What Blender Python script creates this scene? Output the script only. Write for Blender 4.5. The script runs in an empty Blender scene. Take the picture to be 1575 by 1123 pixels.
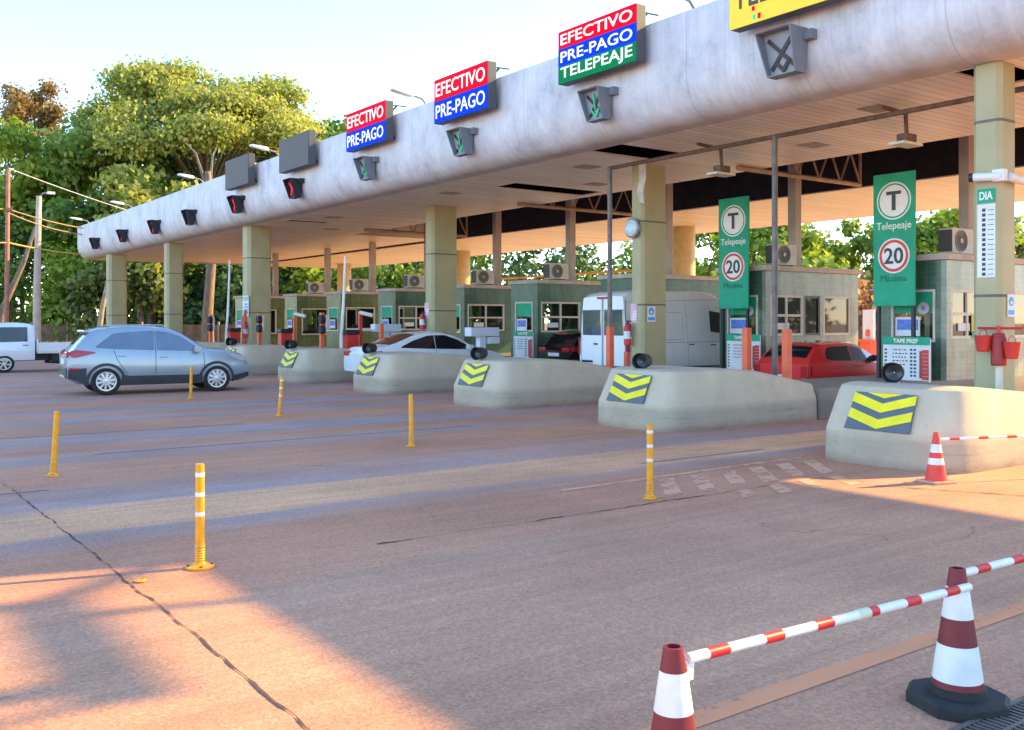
import bpy, bmesh, math, random
import numpy as np
from mathutils import Vector, Matrix
R = math.radians
random.seed(7)
S = bpy.context.scene
COL = S.collection

# ------------------------------------------------------------------ camera, sky, sun, exposure
cam = bpy.data.cameras.new("camera"); camo = bpy.data.objects.new("camera", cam); COL.objects.link(camo)
camo.location = (0, 0, 1.75); camo.rotation_euler = (R(90), 0, R(-35.9))
cam.sensor_width = 36; cam.lens = 34.06; cam.shift_y = -0.0422; cam.clip_start = 0.05; cam.clip_end = 3000
S.camera = camo
SUN_EL, SUN_DIR = 28.0, (0.962, -0.272)                       # lanes run along +X, the canopy along +Y
w = bpy.data.worlds.new("World"); S.world = w; w.use_nodes = True
nt = w.node_tree; sky = nt.nodes.new("ShaderNodeTexSky"); sky.sky_type = 'NISHITA'; sky.sun_disc = False
sky.sun_elevation = R(SUN_EL); sky.sun_rotation = math.atan2(SUN_DIR[0], SUN_DIR[1])
sky.air_density = 1.0; sky.dust_density = 0.1; sky.ozone_density = 6.0
tn = nt.nodes.new("ShaderNodeMix"); tn.data_type = 'RGBA'; tn.blend_type = 'MULTIPLY'; tn.inputs[0].default_value = 1; tn.inputs[7].default_value = (1.0, .865, .735, 1)   # warm white balance of the photograph
nt.links.new(sky.outputs[0], tn.inputs[6]); nt.links.new(tn.outputs[2], nt.nodes["Background"].inputs[0]); nt.nodes["Background"].inputs[1].default_value = 0.15
sl = bpy.data.lights.new("sun", 'SUN'); sl.energy = 2.45; sl.angle = R(0.55); sl.color = (1.0, 0.66, 0.20)
so = bpy.data.objects.new("sun", sl); COL.objects.link(so)
c_ = math.cos(R(SUN_EL)); sv = Vector((SUN_DIR[0]*c_, SUN_DIR[1]*c_, math.sin(R(SUN_EL)))).normalized()
so.rotation_euler = sv.to_track_quat('Z', 'Y').to_euler()
S.view_settings.view_transform = 'Standard'; S.view_settings.look = 'None'
S.view_settings.exposure = 2.45; S.view_settings.gamma = 1
S.render.engine = 'CYCLES'; S.cycles.max_bounces = 8; S.cycles.diffuse_bounces = 6
S.render.resolution_x = 1024; S.render.resolution_y = 730

# ------------------------------------------------------------------ materials
def lin(h):
    h = h.lstrip('#'); o = []
    for i in (0, 2, 4):
        c = int(h[i:i+2], 16)/255; o.append(c/12.92 if c <= .04045 else ((c+.055)/1.055)**2.4)
    return tuple(o)
MATS = {}
def mat(name, col, rough=.6, metal=0., var=.12, scale=4., emit=0., bump=0., coat=0., stretch=None, spec=None, ecol=None):
    if name in MATS: return MATS[name]
    m = bpy.data.materials.new(name); m.use_nodes = True; t = m.node_tree; N = t.nodes; b = N["Principled BSDF"]
    b.inputs["Roughness"].default_value = rough; b.inputs["Metallic"].default_value = metal
    if coat: b.inputs["Coat Weight"].default_value = coat; b.inputs["Coat Roughness"].default_value = .05
    if spec is not None: b.inputs["Specular IOR Level"].default_value = spec
    tc = N.new("ShaderNodeTexCoord"); mp = N.new("ShaderNodeMapping"); t.links.new(tc.outputs["Object"], mp.inputs[0])
    if stretch: mp.inputs["Scale"].default_value = stretch
    nz = N.new("ShaderNodeTexNoise"); nz.inputs["Scale"].default_value = scale; nz.inputs["Detail"].default_value = 5
    t.links.new(mp.outputs[0], nz.inputs["Vector"])
    rp = N.new("ShaderNodeValToRGB"); e = rp.color_ramp.elements
    e[0].position = .3; e[1].position = .7
    e[0].color = (*[c*(1-var) for c in col], 1); e[1].color = (*[min(1, c*(1+var)) for c in col], 1)
    t.links.new(nz.outputs[0], rp.inputs[0]); t.links.new(rp.outputs[0], b.inputs["Base Color"])
    if emit:
        b.inputs["Emission Color"].default_value = (*(ecol or col), 1); b.inputs["Emission Strength"].default_value = emit
    if bump:
        bp = N.new("ShaderNodeBump"); bp.inputs["Strength"].default_value = bump; bp.inputs["Distance"].default_value = .02
        n2 = N.new("ShaderNodeTexNoise"); n2.inputs["Scale"].default_value = scale*8; n2.inputs["Detail"].default_value = 4
        t.links.new(mp.outputs[0], n2.inputs["Vector"]); t.links.new(n2.outputs[0], bp.inputs["Height"])
        t.links.new(bp.outputs[0], b.inputs["Normal"])
    MATS[name] = m; return m
class G:                                                    # small node helper
    def __init__(s, name):
        s.m = bpy.data.materials.new(name); s.m.use_nodes = True; s.t = s.m.node_tree; s.b = s.t.nodes["Principled BSDF"]
        MATS[name] = s.m
    def n(s, ty, **k):
        o = s.t.nodes.new("ShaderNode"+ty)
        for a, v in k.items(): setattr(o, a, v)
        return o
    def l(s, a, b): s.t.links.new(a, b)
    def math(s, op, a, b=None, c=None):
        o = s.n("Math", operation=op)
        for i, v in enumerate((a, b, c)):
            if v is None: continue
            if isinstance(v, (int, float)): o.inputs[i].default_value = v
            else: s.l(v, o.inputs[i])
        return o.outputs[0]
    def noise(s, vec, scale, detail=4, rough=.55, dist=0):
        o = s.n("TexNoise"); o.inputs["Scale"].default_value = scale; o.inputs["Detail"].default_value = detail
        o.inputs["Roughness"].default_value = rough; o.inputs["Distortion"].default_value = dist
        if vec is not None: s.l(vec, o.inputs["Vector"])
        return o.outputs[0]
    def ramp(s, fac, stops, mode='LINEAR'):
        o = s.n("ValToRGB"); cr = o.color_ramp; cr.interpolation = mode
        while len(cr.elements) < len(stops): cr.elements.new(.5)
        for e, (p, c) in zip(cr.elements, stops):
            e.position = p; e.color = (*c, 1) if isinstance(c, tuple) else (c, c, c, 1)
        s.l(fac, o.inputs[0]); return o.outputs[0]
    def mix(s, fac, a, b, mode='MIX'):
        o = s.n("Mix", data_type='RGBA', blend_type=mode)
        for i, v in ((0, fac), (6, a), (7, b)):
            if isinstance(v, (int, float)): o.inputs[i].default_value = v
            elif isinstance(v, tuple): o.inputs[i].default_value = (*v, 1)
            else: s.l(v, o.inputs[i])
        return o.outputs[2]
    def mapping(s, vec, sc):
        o = s.n("Mapping"); o.inputs["Scale"].default_value = sc; s.l(vec, o.inputs[0]); return o.outputs[0]
    def bump(s, h, st=.3, d=.01):
        o = s.n("Bump"); o.inputs["Strength"].default_value = st; o.inputs["Distance"].default_value = d
        s.l(h, o.inputs["Height"]); s.l(o.outputs[0], s.b.inputs["Normal"])

def ground_mat():
    g = G("laterite_dusted_asphalt"); tc = g.n("TexCoord"); P = tc.outputs["Object"]
    sx = g.n("SeparateXYZ"); g.l(P, sx.inputs[0]); X, Y = sx.outputs[0], sx.outputs[1]
    wob = g.noise(g.mapping(P, (.09, .22, 1)), 1.0, 4)
    fine = g.noise(g.mapping(P, (.25, 1.6, 1)), 1.4, 4)
    y2 = g.math('ADD', Y, g.math('MULTIPLY', g.math('SUBTRACT', wob, .5), .9))
    y2 = g.math('ADD', y2, g.math('MULTIPLY', g.math('SUBTRACT', fine, .5), .5))
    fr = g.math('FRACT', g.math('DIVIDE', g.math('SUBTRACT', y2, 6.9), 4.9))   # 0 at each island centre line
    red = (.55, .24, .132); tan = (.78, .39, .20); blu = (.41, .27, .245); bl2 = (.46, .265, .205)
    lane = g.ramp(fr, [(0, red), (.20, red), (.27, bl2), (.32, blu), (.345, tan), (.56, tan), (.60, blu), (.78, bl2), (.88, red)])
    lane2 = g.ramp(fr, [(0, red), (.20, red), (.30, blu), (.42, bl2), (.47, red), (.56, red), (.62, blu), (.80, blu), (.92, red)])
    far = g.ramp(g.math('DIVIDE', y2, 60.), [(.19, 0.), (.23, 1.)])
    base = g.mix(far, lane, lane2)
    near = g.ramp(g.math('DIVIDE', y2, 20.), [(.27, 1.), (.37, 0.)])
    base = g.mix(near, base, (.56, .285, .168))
    rp_ = g.ramp(g.noise(g.mapping(P, (.25, .5, 1)), .8, 5, .6), [(.42, 0.), (.62, .6)])
    base = g.mix(rp_, base, (.56, .25, .15))
    cloud = g.ramp(g.noise(P, .45, 5, .6), [(.35, .86), (.68, 1.14)])
    base = g.mix(1., base, cloud, 'MULTIPLY')
    st = g.ramp(g.noise(g.mapping(P, (.12, 3.2, 1)), 1.2, 6, .75), [(.35, .86), (.7, 1.12)])
    dust = g.ramp(g.noise(g.mapping(P, (.10, 2.4, 1)), 1.7, 5, .7, .3), [(.56, 0.), (.68, .55)])
    base = g.mix(dust, base, (.47, .24, .14))
    base = g.mix(1., base, st, 'MULTIPLY')
    # aggregate speckle
    vo = g.n("TexVoronoi"); vo.inputs["Scale"].default_value = 70; g.l(P, vo.inputs["Vector"])
    sp = g.ramp(vo.outputs["Color"], [(.1, .82), (.9, 1.18)])
    base = g.mix(1., base, sp, 'MULTIPLY')
    sp2 = g.ramp(g.noise(P, 28, 3, .7), [(.35, .9), (.7, 1.1)])
    base = g.mix(1., base, sp2, 'MULTIPLY')
    # hairline cracks and oil drips
    v2 = g.n("TexVoronoi", feature='DISTANCE_TO_EDGE'); v2.inputs["Scale"].default_value = .33
    wv = g.n("VectorMath", operation='ADD'); g.l(P, wv.inputs[0]); wn_ = g.n("TexNoise"); wn_.inputs["Scale"].default_value = 1.3; wn_.inputs["Detail"].default_value = 6; g.l(P, wn_.inputs["Vector"]); g.l(wn_.outputs["Color"], wv.inputs[1]); g.l(wv.outputs[0], v2.inputs["Vector"])
    ck = g.math('MULTIPLY', g.ramp(v2.outputs["Distance"], [(0, 1.), (.004, .0)]), g.ramp(g.noise(P, .3, 3), [(.55, 0.), (.62, 1.)]))
    base = g.mix(g.math('MULTIPLY', ck, .65), base, (.07, .05, .04))
    oil = g.math('MULTIPLY', g.ramp(g.noise(P, 3.2, 4, .6), [(.66, 0.), (.74, 1.)]), g.ramp(g.noise(g.mapping(P, (.05, .8, 1)), 1., 2), [(.5, 0.), (.6, 1.)]))
    base = g.mix(g.math('MULTIPLY', oil, .35), base, (.10, .075, .065))
    pale = g.ramp(g.noise(P, 9, 3, .5), [(.74, 0.), (.78, 1.)])
    base = g.mix(g.math('MULTIPLY', pale, .25), base, (.6, .5, .42))
    # beyond the paving: dry earth
    d = g.ramp(g.math('DIVIDE', X, 100.), [(.42, 0.), (.46, 1.)])
    base = g.mix(d, base, (.55, .38, .25))
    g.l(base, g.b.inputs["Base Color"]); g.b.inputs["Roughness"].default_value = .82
    g.b.inputs["Specular IOR Level"].default_value = .35
    g.bump(g.math('ADD', vo.outputs["Distance"], g.math('MULTIPLY', g.noise(P, 60, 3), .6)), .25, .008)
    return g.m
def fascia_mat():
    g = G("weathered_white_fascia"); tc = g.n("TexCoord"); P = tc.outputs["Object"]
    a = g.ramp(g.noise(g.mapping(P, (1, .9, .7)), 1.6, 8, .72), [(.3, (.38, .385, .42)), (.45, (.54, .545, .58)), (.65, (.67, .675, .71))])
    s1 = g.ramp(g.noise(g.mapping(P, (1, 5.5, .16)), 1.5, 5, .7), [(.32, .93), (.55, 1.0)])
    s2 = g.ramp(g.noise(g.mapping(P, (1, 14, .3)), 1.2, 4, .7), [(.3, .94), (.6, 1.02)])
    c = g.mix(1., g.mix(1., a, s1, 'MULTIPLY'), s2, 'MULTIPLY')
    sx = g.n("SeparateXYZ"); g.l(P, sx.inputs[0])
    fr = g.math('FRACT', g.math('DIVIDE', sx.outputs[1], 2.45))
    ln = g.ramp(fr, [(0, .72), (.006, .72), (.010, 1.)]); c = g.mix(1., c, ln, 'MULTIPLY')
    run = g.math('MULTIPLY', g.ramp(g.noise(g.mapping(P, (1, 9, .12)), 1.1, 3, .5), [(.60, 0.), (.70, 1.)]), g.ramp(g.noise(g.mapping(P, (1, .5, 1.2)), 1.3, 4), [(.45, 0.), (.6, 1.)]))
    c = g.mix(g.math('MULTIPLY', run, .38), c, (.26, .24, .25))
    # rusty dirt along the rolled bottom edge
    dz = g.math('ADD', sx.outputs[2], g.math('MULTIPLY', g.noise(P, 1.2, 4), .5))
    dirt = g.ramp(dz, [(0, 0.)]) if False else g.ramp(g.math('SUBTRACT', dz, 5.5), [(.05, .8), (.45, 0.)])
    c = g.mix(g.math('MULTIPLY', dirt, .75), c, (.40, .27, .20))
    g.l(c, g.b.inputs["Base Color"]); g.b.inputs["Roughness"].default_value = .6
    g.bump(g.noise(g.mapping(P, (1, 1, 1)), 1.2, 3), .12, .02)
    return g.m
def soffit_mat(name, ca, cb):
    g = G(name); tc = g.n("TexCoord"); P = tc.outputs["Object"]
    sx = g.n("SeparateXYZ"); g.l(P, sx.inputs[0])
    fr = g.math('FRACT', g.math('DIVIDE', sx.outputs[1], .2))
    ln = g.ramp(fr, [(0, .62), (.08, .66), (.16, 1.), (.9, 1.), (1., .8)])
    idx = g.math('FLOOR', g.math('DIVIDE', sx.outputs[1], .2))
    wn = g.n("TexWhiteNoise", noise_dimensions='1D'); g.l(idx, wn.inputs["W"])
    c = g.ramp(g.noise(g.mapping(P, (.35, 1.2, 1)), 1.1, 6, .65), [(.3, ca), (.7, cb)])
    c = g.mix(1., c, g.ramp(wn.outputs[0], [(0, .9), (1, 1.06)]), 'MULTIPLY')
    c = g.mix(1., c, ln, 'MULTIPLY')
    g.l(c, g.b.inputs["Base Color"]); g.b.inputs["Roughness"].default_value = .42
    g.bump(ln, .3, .01)
    return g.m
def tile_mat(name, c1, c2, mortar, sc=9.0, rough=.3):
    g = G(name); tc = g.n("TexCoord"); sx = g.n("SeparateXYZ"); g.l(tc.outputs["Object"], sx.inputs[0])
    cb = g.n("CombineXYZ"); g.l(g.math('ADD', sx.outputs[0], sx.outputs[1]), cb.inputs[0]); g.l(sx.outputs[2], cb.inputs[1])
    b = g.n("TexBrick"); b.offset = 0; b.inputs["Scale"].default_value = sc; b.inputs["Mortar Size"].default_value = .035
    b.inputs["Brick Width"].default_value = 1.; b.inputs["Row Height"].default_value = 1.
    b.inputs["Color1"].default_value = (*c1, 1); b.inputs["Color2"].default_value = (*c2, 1); b.inputs["Mortar"].default_value = (*mortar, 1)
    g.l(cb.outputs[0], b.inputs["Vector"])
    n = g.mix(1., g.ramp(g.noise(tc.outputs["Object"], 1.5, 6, .65), [(.3, .62), (.7, 1.2)]), g.ramp(g.noise(g.mapping(tc.outputs["Object"], (2.5, 2.5, .3)), 2, 4, .6), [(.35, .75), (.6, 1.)]), 'MULTIPLY')
    g.l(g.mix(1., b.outputs[0], n, 'MULTIPLY'), g.b.inputs["Base Color"]); g.b.inputs["Roughness"].default_value = rough
    g.bump(b.outputs["Fac"], -.15, .01)
    return g.m
def concrete_mat(name, top, low, dirt=(.30, .20, .15)):
    g = G(name); tc = g.n("TexCoord"); P = tc.outputs["Object"]; sx = g.n("SeparateXYZ"); g.l(P, sx.inputs[0])
    n = g.noise(P, 1.6, 6, .6)
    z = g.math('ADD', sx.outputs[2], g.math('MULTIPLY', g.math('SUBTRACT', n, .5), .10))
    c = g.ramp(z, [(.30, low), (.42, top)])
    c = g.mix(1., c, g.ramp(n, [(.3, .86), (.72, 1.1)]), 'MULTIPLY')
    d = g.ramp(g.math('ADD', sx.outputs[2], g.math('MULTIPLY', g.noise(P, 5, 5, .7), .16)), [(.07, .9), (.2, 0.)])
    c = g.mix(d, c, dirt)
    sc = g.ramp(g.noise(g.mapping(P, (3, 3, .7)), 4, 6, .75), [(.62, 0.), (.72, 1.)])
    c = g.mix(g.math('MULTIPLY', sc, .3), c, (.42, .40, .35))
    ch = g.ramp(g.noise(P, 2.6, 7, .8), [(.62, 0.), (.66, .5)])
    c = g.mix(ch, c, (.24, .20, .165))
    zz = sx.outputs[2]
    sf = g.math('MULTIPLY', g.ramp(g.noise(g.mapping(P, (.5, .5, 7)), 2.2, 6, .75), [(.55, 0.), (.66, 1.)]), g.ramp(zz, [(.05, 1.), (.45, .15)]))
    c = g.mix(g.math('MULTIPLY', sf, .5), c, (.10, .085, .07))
    g.l(c, g.b.inputs["Base Color"]); g.b.inputs["Roughness"].default_value = .75
    g.bump(g.noise(P, 14, 6, .7), .35, .012)
    return g.m
def leaf_mat(name, dark, mid, light, tr=.35):
    g = G(name); geo = g.n("NewGeometry"); tc = g.n("TexCoord")
    a = g.math('ADD', g.math('MULTIPLY', geo.outputs["Random Per Island"], .45), g.math('MULTIPLY', g.noise(tc.outputs["Object"], .35, 3), .75))
    c = g.ramp(a, [(.2, dark), (.55, mid), (.9, light)])
    g.l(c, g.b.inputs["Base Color"]); g.b.inputs["Roughness"].default_value = .55; g.b.inputs["Specular IOR Level"].default_value = .25
    t = g.n("BsdfTranslucent"); g.l(g.mix(1., c, (1.0, 1.0, .45), 'MULTIPLY'), t.inputs[0])
    mx = g.n("MixShader"); mx.inputs[0].default_value = tr
    g.l(g.b.outputs[0], mx.inputs[1]); g.l(t.outputs[0], mx.inputs[2]); g.l(mx.outputs[0], g.t.nodes["Material Output"].inputs[0])
    return g.m
def glass_mat(name, tint, alpha=.25, rough=.03):
    g = G(name); g.b.inputs["Base Color"].default_value = (*tint, 1); g.b.inputs["Roughness"].default_value = rough
    g.b.inputs["IOR"].default_value = 1.6
    n = g.noise(g.n("TexCoord").outputs["Object"], 1.2, 2)
    tr = g.n("BsdfTransparent"); tr.inputs[0].default_value = (.75, .8, .8, 1)
    mx = g.n("MixShader"); g.l(g.math('ADD', g.math('MULTIPLY', n, .06), alpha), mx.inputs[0])
    g.l(g.b.outputs[0], mx.inputs[1]); g.l(tr.outputs[0], mx.inputs[2]); g.l(mx.outputs[0], g.t.nodes["Material Output"].inputs[0])
    return g.m

M_ground = ground_mat(); M_fascia = fascia_mat()
M_soffit = soffit_mat("slatted_soffit", (.72, .60, .52), (.86, .75, .67))
M_soffit2 = soffit_mat("slatted_back_soffit", (.66, .54, .44), (.80, .69, .58))
M_tile = tile_mat("green_wall_tile", (.05, .13, .085), (.07, .165, .105), (.13, .20, .15))
M_tile2 = tile_mat("olive_wall_tile", (.10, .15, .05), (.14, .19, .065), (.26, .28, .15), 7.5)
M_tile3 = tile_mat("lit_green_wall_tile", (.28, .34, .28), (.33, .38, .32), (.19, .24, .20), 8.)  # paler copy of the green tile; the lit gloss is put into the colour
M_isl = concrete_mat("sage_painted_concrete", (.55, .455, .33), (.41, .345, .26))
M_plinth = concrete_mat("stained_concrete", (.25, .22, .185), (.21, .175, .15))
M_col = mat("olive_cream_paint", (.40, .365, .205), .6, var=.09, scale=1.6, bump=.1)
M_colband = mat("dark_joint", (.14, .135, .09), .7)
M_white = mat("white_paint", (.72, .72, .70), .45, var=.06)
M_offwhite = mat("aged_white_paint", (.62, .57, .52), .55, var=.12)
M_cream = mat("cream_frame_paint", (.60, .56, .46), .5, var=.08)
M_post = mat("pinkish_grey_post_paint", (.42, .36, .33), .6, var=.15, scale=2)
M_dark = mat("dark_void", (.012, .012, .02), .9)
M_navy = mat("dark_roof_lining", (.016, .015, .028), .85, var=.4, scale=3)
M_black = mat("black_plastic", (.012, .012, .014), .45)
M_rubber = mat("black_rubber", (.018, .019, .021), .75, var=.3, scale=12)
M_grey = mat("grey_metal", (.23, .24, .26), .5, .2)
M_dgrey = mat("dark_grey_sheet", (.075, .075, .08), .6, var=.1, scale=40)
M_steel = mat("galvanised_pipe", (.16, .14, .13), .55, .3, var=.3, scale=5)
M_rust = mat("rusty_steel", (.14, .085, .06), .7, .2, var=.4, scale=7)
M_truss = mat("truss_paint", (.38, .26, .19), .6, var=.3)
M_red = mat("red_paint", (.55, .03, .025), .4)
M_orange = mat("orange_red_post_paint", (.72, .12, .045), .5, var=.12)
M_yel = mat("chevron_yellow", (.86, .72, .0), .5, var=.12)
M_chev = mat("chevron_slate", (.10, .125, .15), .55)
M_deli = mat("amber_plastic", (.80, .33, .008), .4, var=.15, scale=9)
M_refl = mat("reflective_white", (.78, .76, .72), .3, var=.05)
M_teal = mat("teal_sign_paint", (.004, .36, .20), .6, var=.14, scale=2.5)
M_tealdk = mat("dark_teal_lettering", (.0, .12, .085), .5)
M_lett = mat("dark_lettering", (.03, .04, .06), .5)
M_paper = mat("white_paper", (.72, .74, .78), .7, var=.05)
M_blue = mat("blue_print", (.04, .14, .60), .6)
M_sky = mat("cyan_blue_print", (.02, .32, .75), .5)
M_glass = glass_mat("booth_glass", (.012, .014, .016), .82)
M_glass2 = glass_mat("reflecting_glass", (.05, .055, .06), .10)
M_cglass = mat("tinted_car_glass", (.012, .014, .018), .06, var=.1, coat=.4)
M_cglassb = mat("pale_reflecting_car_glass", (.12, .155, .21), .04, .45, var=.1, coat=1.)
M_pale = mat("pale_blue_enamel", (.52, .58, .68), .4, var=.05)

# ------------------------------------------------------------------ mesh helpers
class MB:
    def __init__(s): s.v = []; s.f = []; s.m = []
    def add(s, vs, fs, m=0):
        o = len(s.v); s.v += [tuple(p) for p in vs]; s.f += [tuple(i+o for i in f) for f in fs]; s.m += [m]*len(fs); return s
    def box(s, x0, x1, y0, y1, z0, z1, m=0):
        v = [(x, y, z) for x in (x0, x1) for y in (y0, y1) for z in (z0, z1)]
        return s.add(v, [(0, 1, 3, 2), (4, 6, 7, 5), (0, 4, 5, 1), (2, 3, 7, 6), (0, 2, 6, 4), (1, 5, 7, 3)], m)
    def obox(s, c, half, rot, m=0):
        c = Vector(c); v = [c + rot @ Vector((x*half[0], y*half[1], z*half[2])) for x in (-1, 1) for y in (-1, 1) for z in (-1, 1)]
        return s.add(v, [(0, 1, 3, 2), (4, 6, 7, 5), (0, 4, 5, 1), (2, 3, 7, 6), (0, 2, 6, 4), (1, 5, 7, 3)], m)
    def loft(s, rings, cap=True, closed=True, m=0):
        n = len(rings[0]); v = [p for r in rings for p in r]; f = []
        for i in range(len(rings)-1):
            for j in range(n if closed else n-1):
                k = (j+1) % n; f.append((i*n+j, i*n+k, (i+1)*n+k, (i+1)*n+j))
        if cap: f.append(tuple(range(n))[::-1]); f.append(tuple((len(rings)-1)*n+j for j in range(n)))
        return s.add(v, f, m)
    def cyl(s, p0, p1, r0, r1=None, n=12, m=0, cap=True):
        r1 = r0 if r1 is None else r1; p0, p1 = Vector(p0), Vector(p1); d = (p1-p0).normalized()
        a = d.orthogonal().normalized(); b = d.cross(a)
        ring = lambda p, r: [p + (a*math.cos(t)+b*math.sin(t))*r for t in [2*math.pi*i/n for i in range(n)]]
        return s.loft([ring(p0, r0), ring(p1, r1)], cap, True, m)
    def lathe(s, prof, n=20, m=0, mfn=None, axis='z', at=(0, 0, 0)):
        at = Vector(at)
        def pt(r, h, t):
            c, q = r*math.cos(t), r*math.sin(t)
            return at + Vector((c, q, h) if axis == 'z' else (c, h, q) if axis == 'y' else (h, c, q))
        for i in range(len(prof)-1):
            (r0, h0), (r1, h1) = prof[i], prof[i+1]; mm = m if mfn is None else mfn[i]
            s.loft([[pt(max(r0, 1e-4), h0, 2*math.pi*j/n) for j in range(n)], [pt(max(r1, 1e-4), h1, 2*math.pi*j/n) for j in range(n)]], False, True, mm)
        return s
    def tube(s, pts, r, n=8, m=0):
        pts = [Vector(p) for p in pts]; rings = []; rr = r if isinstance(r, (list, tuple)) else [r]*len(pts)
        a = None
        for i, p in enumerate(pts):
            d = (pts[min(i+1, len(pts)-1)]-pts[max(i-1, 0)]).normalized()
            a = d.orthogonal().normalized() if a is None else (a-d*a.dot(d)).normalized()
            b = d.cross(a); rings.append([p+(a*math.cos(t)+b*math.sin(t))*rr[i] for t in [2*math.pi*j/n for j in range(n)]])
        return s.loft(rings, True, True, m)
    def prism(s, poly, plane, lo, hi, m=0):
        f = {'xz': lambda a, b, d: (a, d, b), 'yz': lambda a, b, d: (d, a, b), 'xy': lambda a, b, d: (a, b, d)}[plane]
        return s.loft([[f(a, b, lo) for a, b in poly], [f(a, b, hi) for a, b in poly]], True, True, m)
    def grid(s, rows, m=0): return s.loft(rows, False, False, m)
    def each(s, name, mats, parent=None, **k):
        """every loose piece as a mesh of its own"""
        par = list(range(len(s.v)))
        def fd(a):
            while par[a] != a: par[a] = par[par[a]]; a = par[a]
            return a
        for f in s.f:
            for i in f[1:]: par[fd(i)] = fd(f[0])
        gr = {}
        for f, mi in zip(s.f, s.m): gr.setdefault(fd(f[0]), []).append((f, mi))
        out = []
        for fs in gr.values():
            b = MB(); ix = {}
            for f, mi in fs:
                for i in f:
                    if i not in ix: ix[i] = len(b.v); b.v.append(s.v[i])
                b.f.append(tuple(ix[i] for i in f)); b.m.append(mi)
            out.append(b.build(name, mats, parent, **k))
        return out
    def build(s, name, mats, parent=None, smooth=None, bevel=0, weld=0):
        me = bpy.data.meshes.new(name); bm = bmesh.new()
        vs = [bm.verts.new(p) for p in s.v]
        for f, mi in zip(s.f, s.m):
            try: fa = bm.faces.new([vs[i] for i in f]); fa.material_index = mi
            except ValueError: pass
        if weld: bmesh.ops.remove_doubles(bm, verts=bm.verts, dist=weld)
        bmesh.ops.recalc_face_normals(bm, faces=bm.faces)
        if bevel:
            ed = [e for e in bm.edges if len(e.link_faces) == 2 and e.calc_face_angle(0) > R(30)]
            bmesh.ops.bevel(bm, geom=ed, offset=bevel, segments=2, profile=.6, affect='EDGES', clamp_overlap=True)
        shade(bm, smooth)
        bm.to_mesh(me); bm.free()
        for m in (mats if isinstance(mats, (list, tuple)) else [mats]): me.materials.append(m)
        o = bpy.data.objects.new(name, me); COL.objects.link(o)
        if parent: o.parent = parent
        return o
def shade(bm, ang):
    if ang is None: return
    for f in bm.faces: f.smooth = True
    for e in bm.edges:
        if len(e.link_faces) == 2 and e.calc_face_angle(0) > R(ang): e.smooth = False
def tag(o, label, cat, group=None, kind=None):
    o["label"] = label; o["category"] = cat
    if group: o["group"] = group
    if kind: o["kind"] = kind
    return o
def thing(name, label, cat, loc=(0, 0, 0), rz=0, group=None):
    o = bpy.data.objects.new(name, None); COL.objects.link(o); o.location = loc; o.rotation_euler = (0, 0, rz)
    return tag(o, label, cat, group)
def struct(o): o["kind"] = "structure"; return o
def kids(o): return [c for c in bpy.data.objects if c.parent == o]
def dup(root, loc, label, rz=None, group=None):
    def cp(o, par):
        c = o.copy(); COL.objects.link(c); c.parent = par
        for ch in kids(o): cp(ch, c)
        return c
    r = cp(root, None); r.location = loc; r["label"] = label
    if rz is not None: r.rotation_euler = (0, 0, rz)
    if group: r["group"] = group
    return r
def text(name, s, size, m, parent, origin, width=None, ux=(0, -1, 0), uy=(0, 0, 1), bold=0., align='CENTER', depth=.004):
    """lettering as a mesh; ux/uy are the reading and up directions, origin the centre of the line"""
    cu = bpy.data.curves.new(name, 'FONT'); cu.body = s; cu.size = size; cu.align_x = align; cu.align_y = 'CENTER'
    cu.extrude = depth; cu.offset = bold; cu.resolution_u = 3
    to = bpy.data.objects.new(name, cu); COL.objects.link(to)
    dg = bpy.context.evaluated_depsgraph_get(); me = bpy.data.meshes.new_from_object(to.evaluated_get(dg))
    bpy.data.objects.remove(to); bpy.data.curves.remove(cu)
    n = len(me.vertices); co = np.empty(n*3, 'f'); me.vertices.foreach_get("co", co); co = co.reshape(-1, 3)
    wd = co[:, 0].max()-co[:, 0].min()
    k = (width/wd) if width else 1.
    if align == 'CENTER': co[:, 0] -= (co[:, 0].max()+co[:, 0].min())/2
    co[:, 1] -= (co[:, 1].max()+co[:, 1].min())/2
    ux, uy = np.array(ux, 'f'), np.array(uy, 'f'); nz = np.cross(ux, uy)
    out = np.array(origin, 'f') + co[:, :1]*k*ux + co[:, 1:2]*uy + co[:, 2:3]*nz
    me.vertices.foreach_set("co", out.ravel().astype('f')); me.update()
    me.materials.append(m); me.name = name
    o = bpy.data.objects.new(name, me); COL.objects.link(o)
    if parent: o.parent = parent
    return o

# ------------------------------------------------------------------ ground
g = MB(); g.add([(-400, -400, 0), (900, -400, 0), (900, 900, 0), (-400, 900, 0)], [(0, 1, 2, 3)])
struct(g.build("ground", M_ground))
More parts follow.
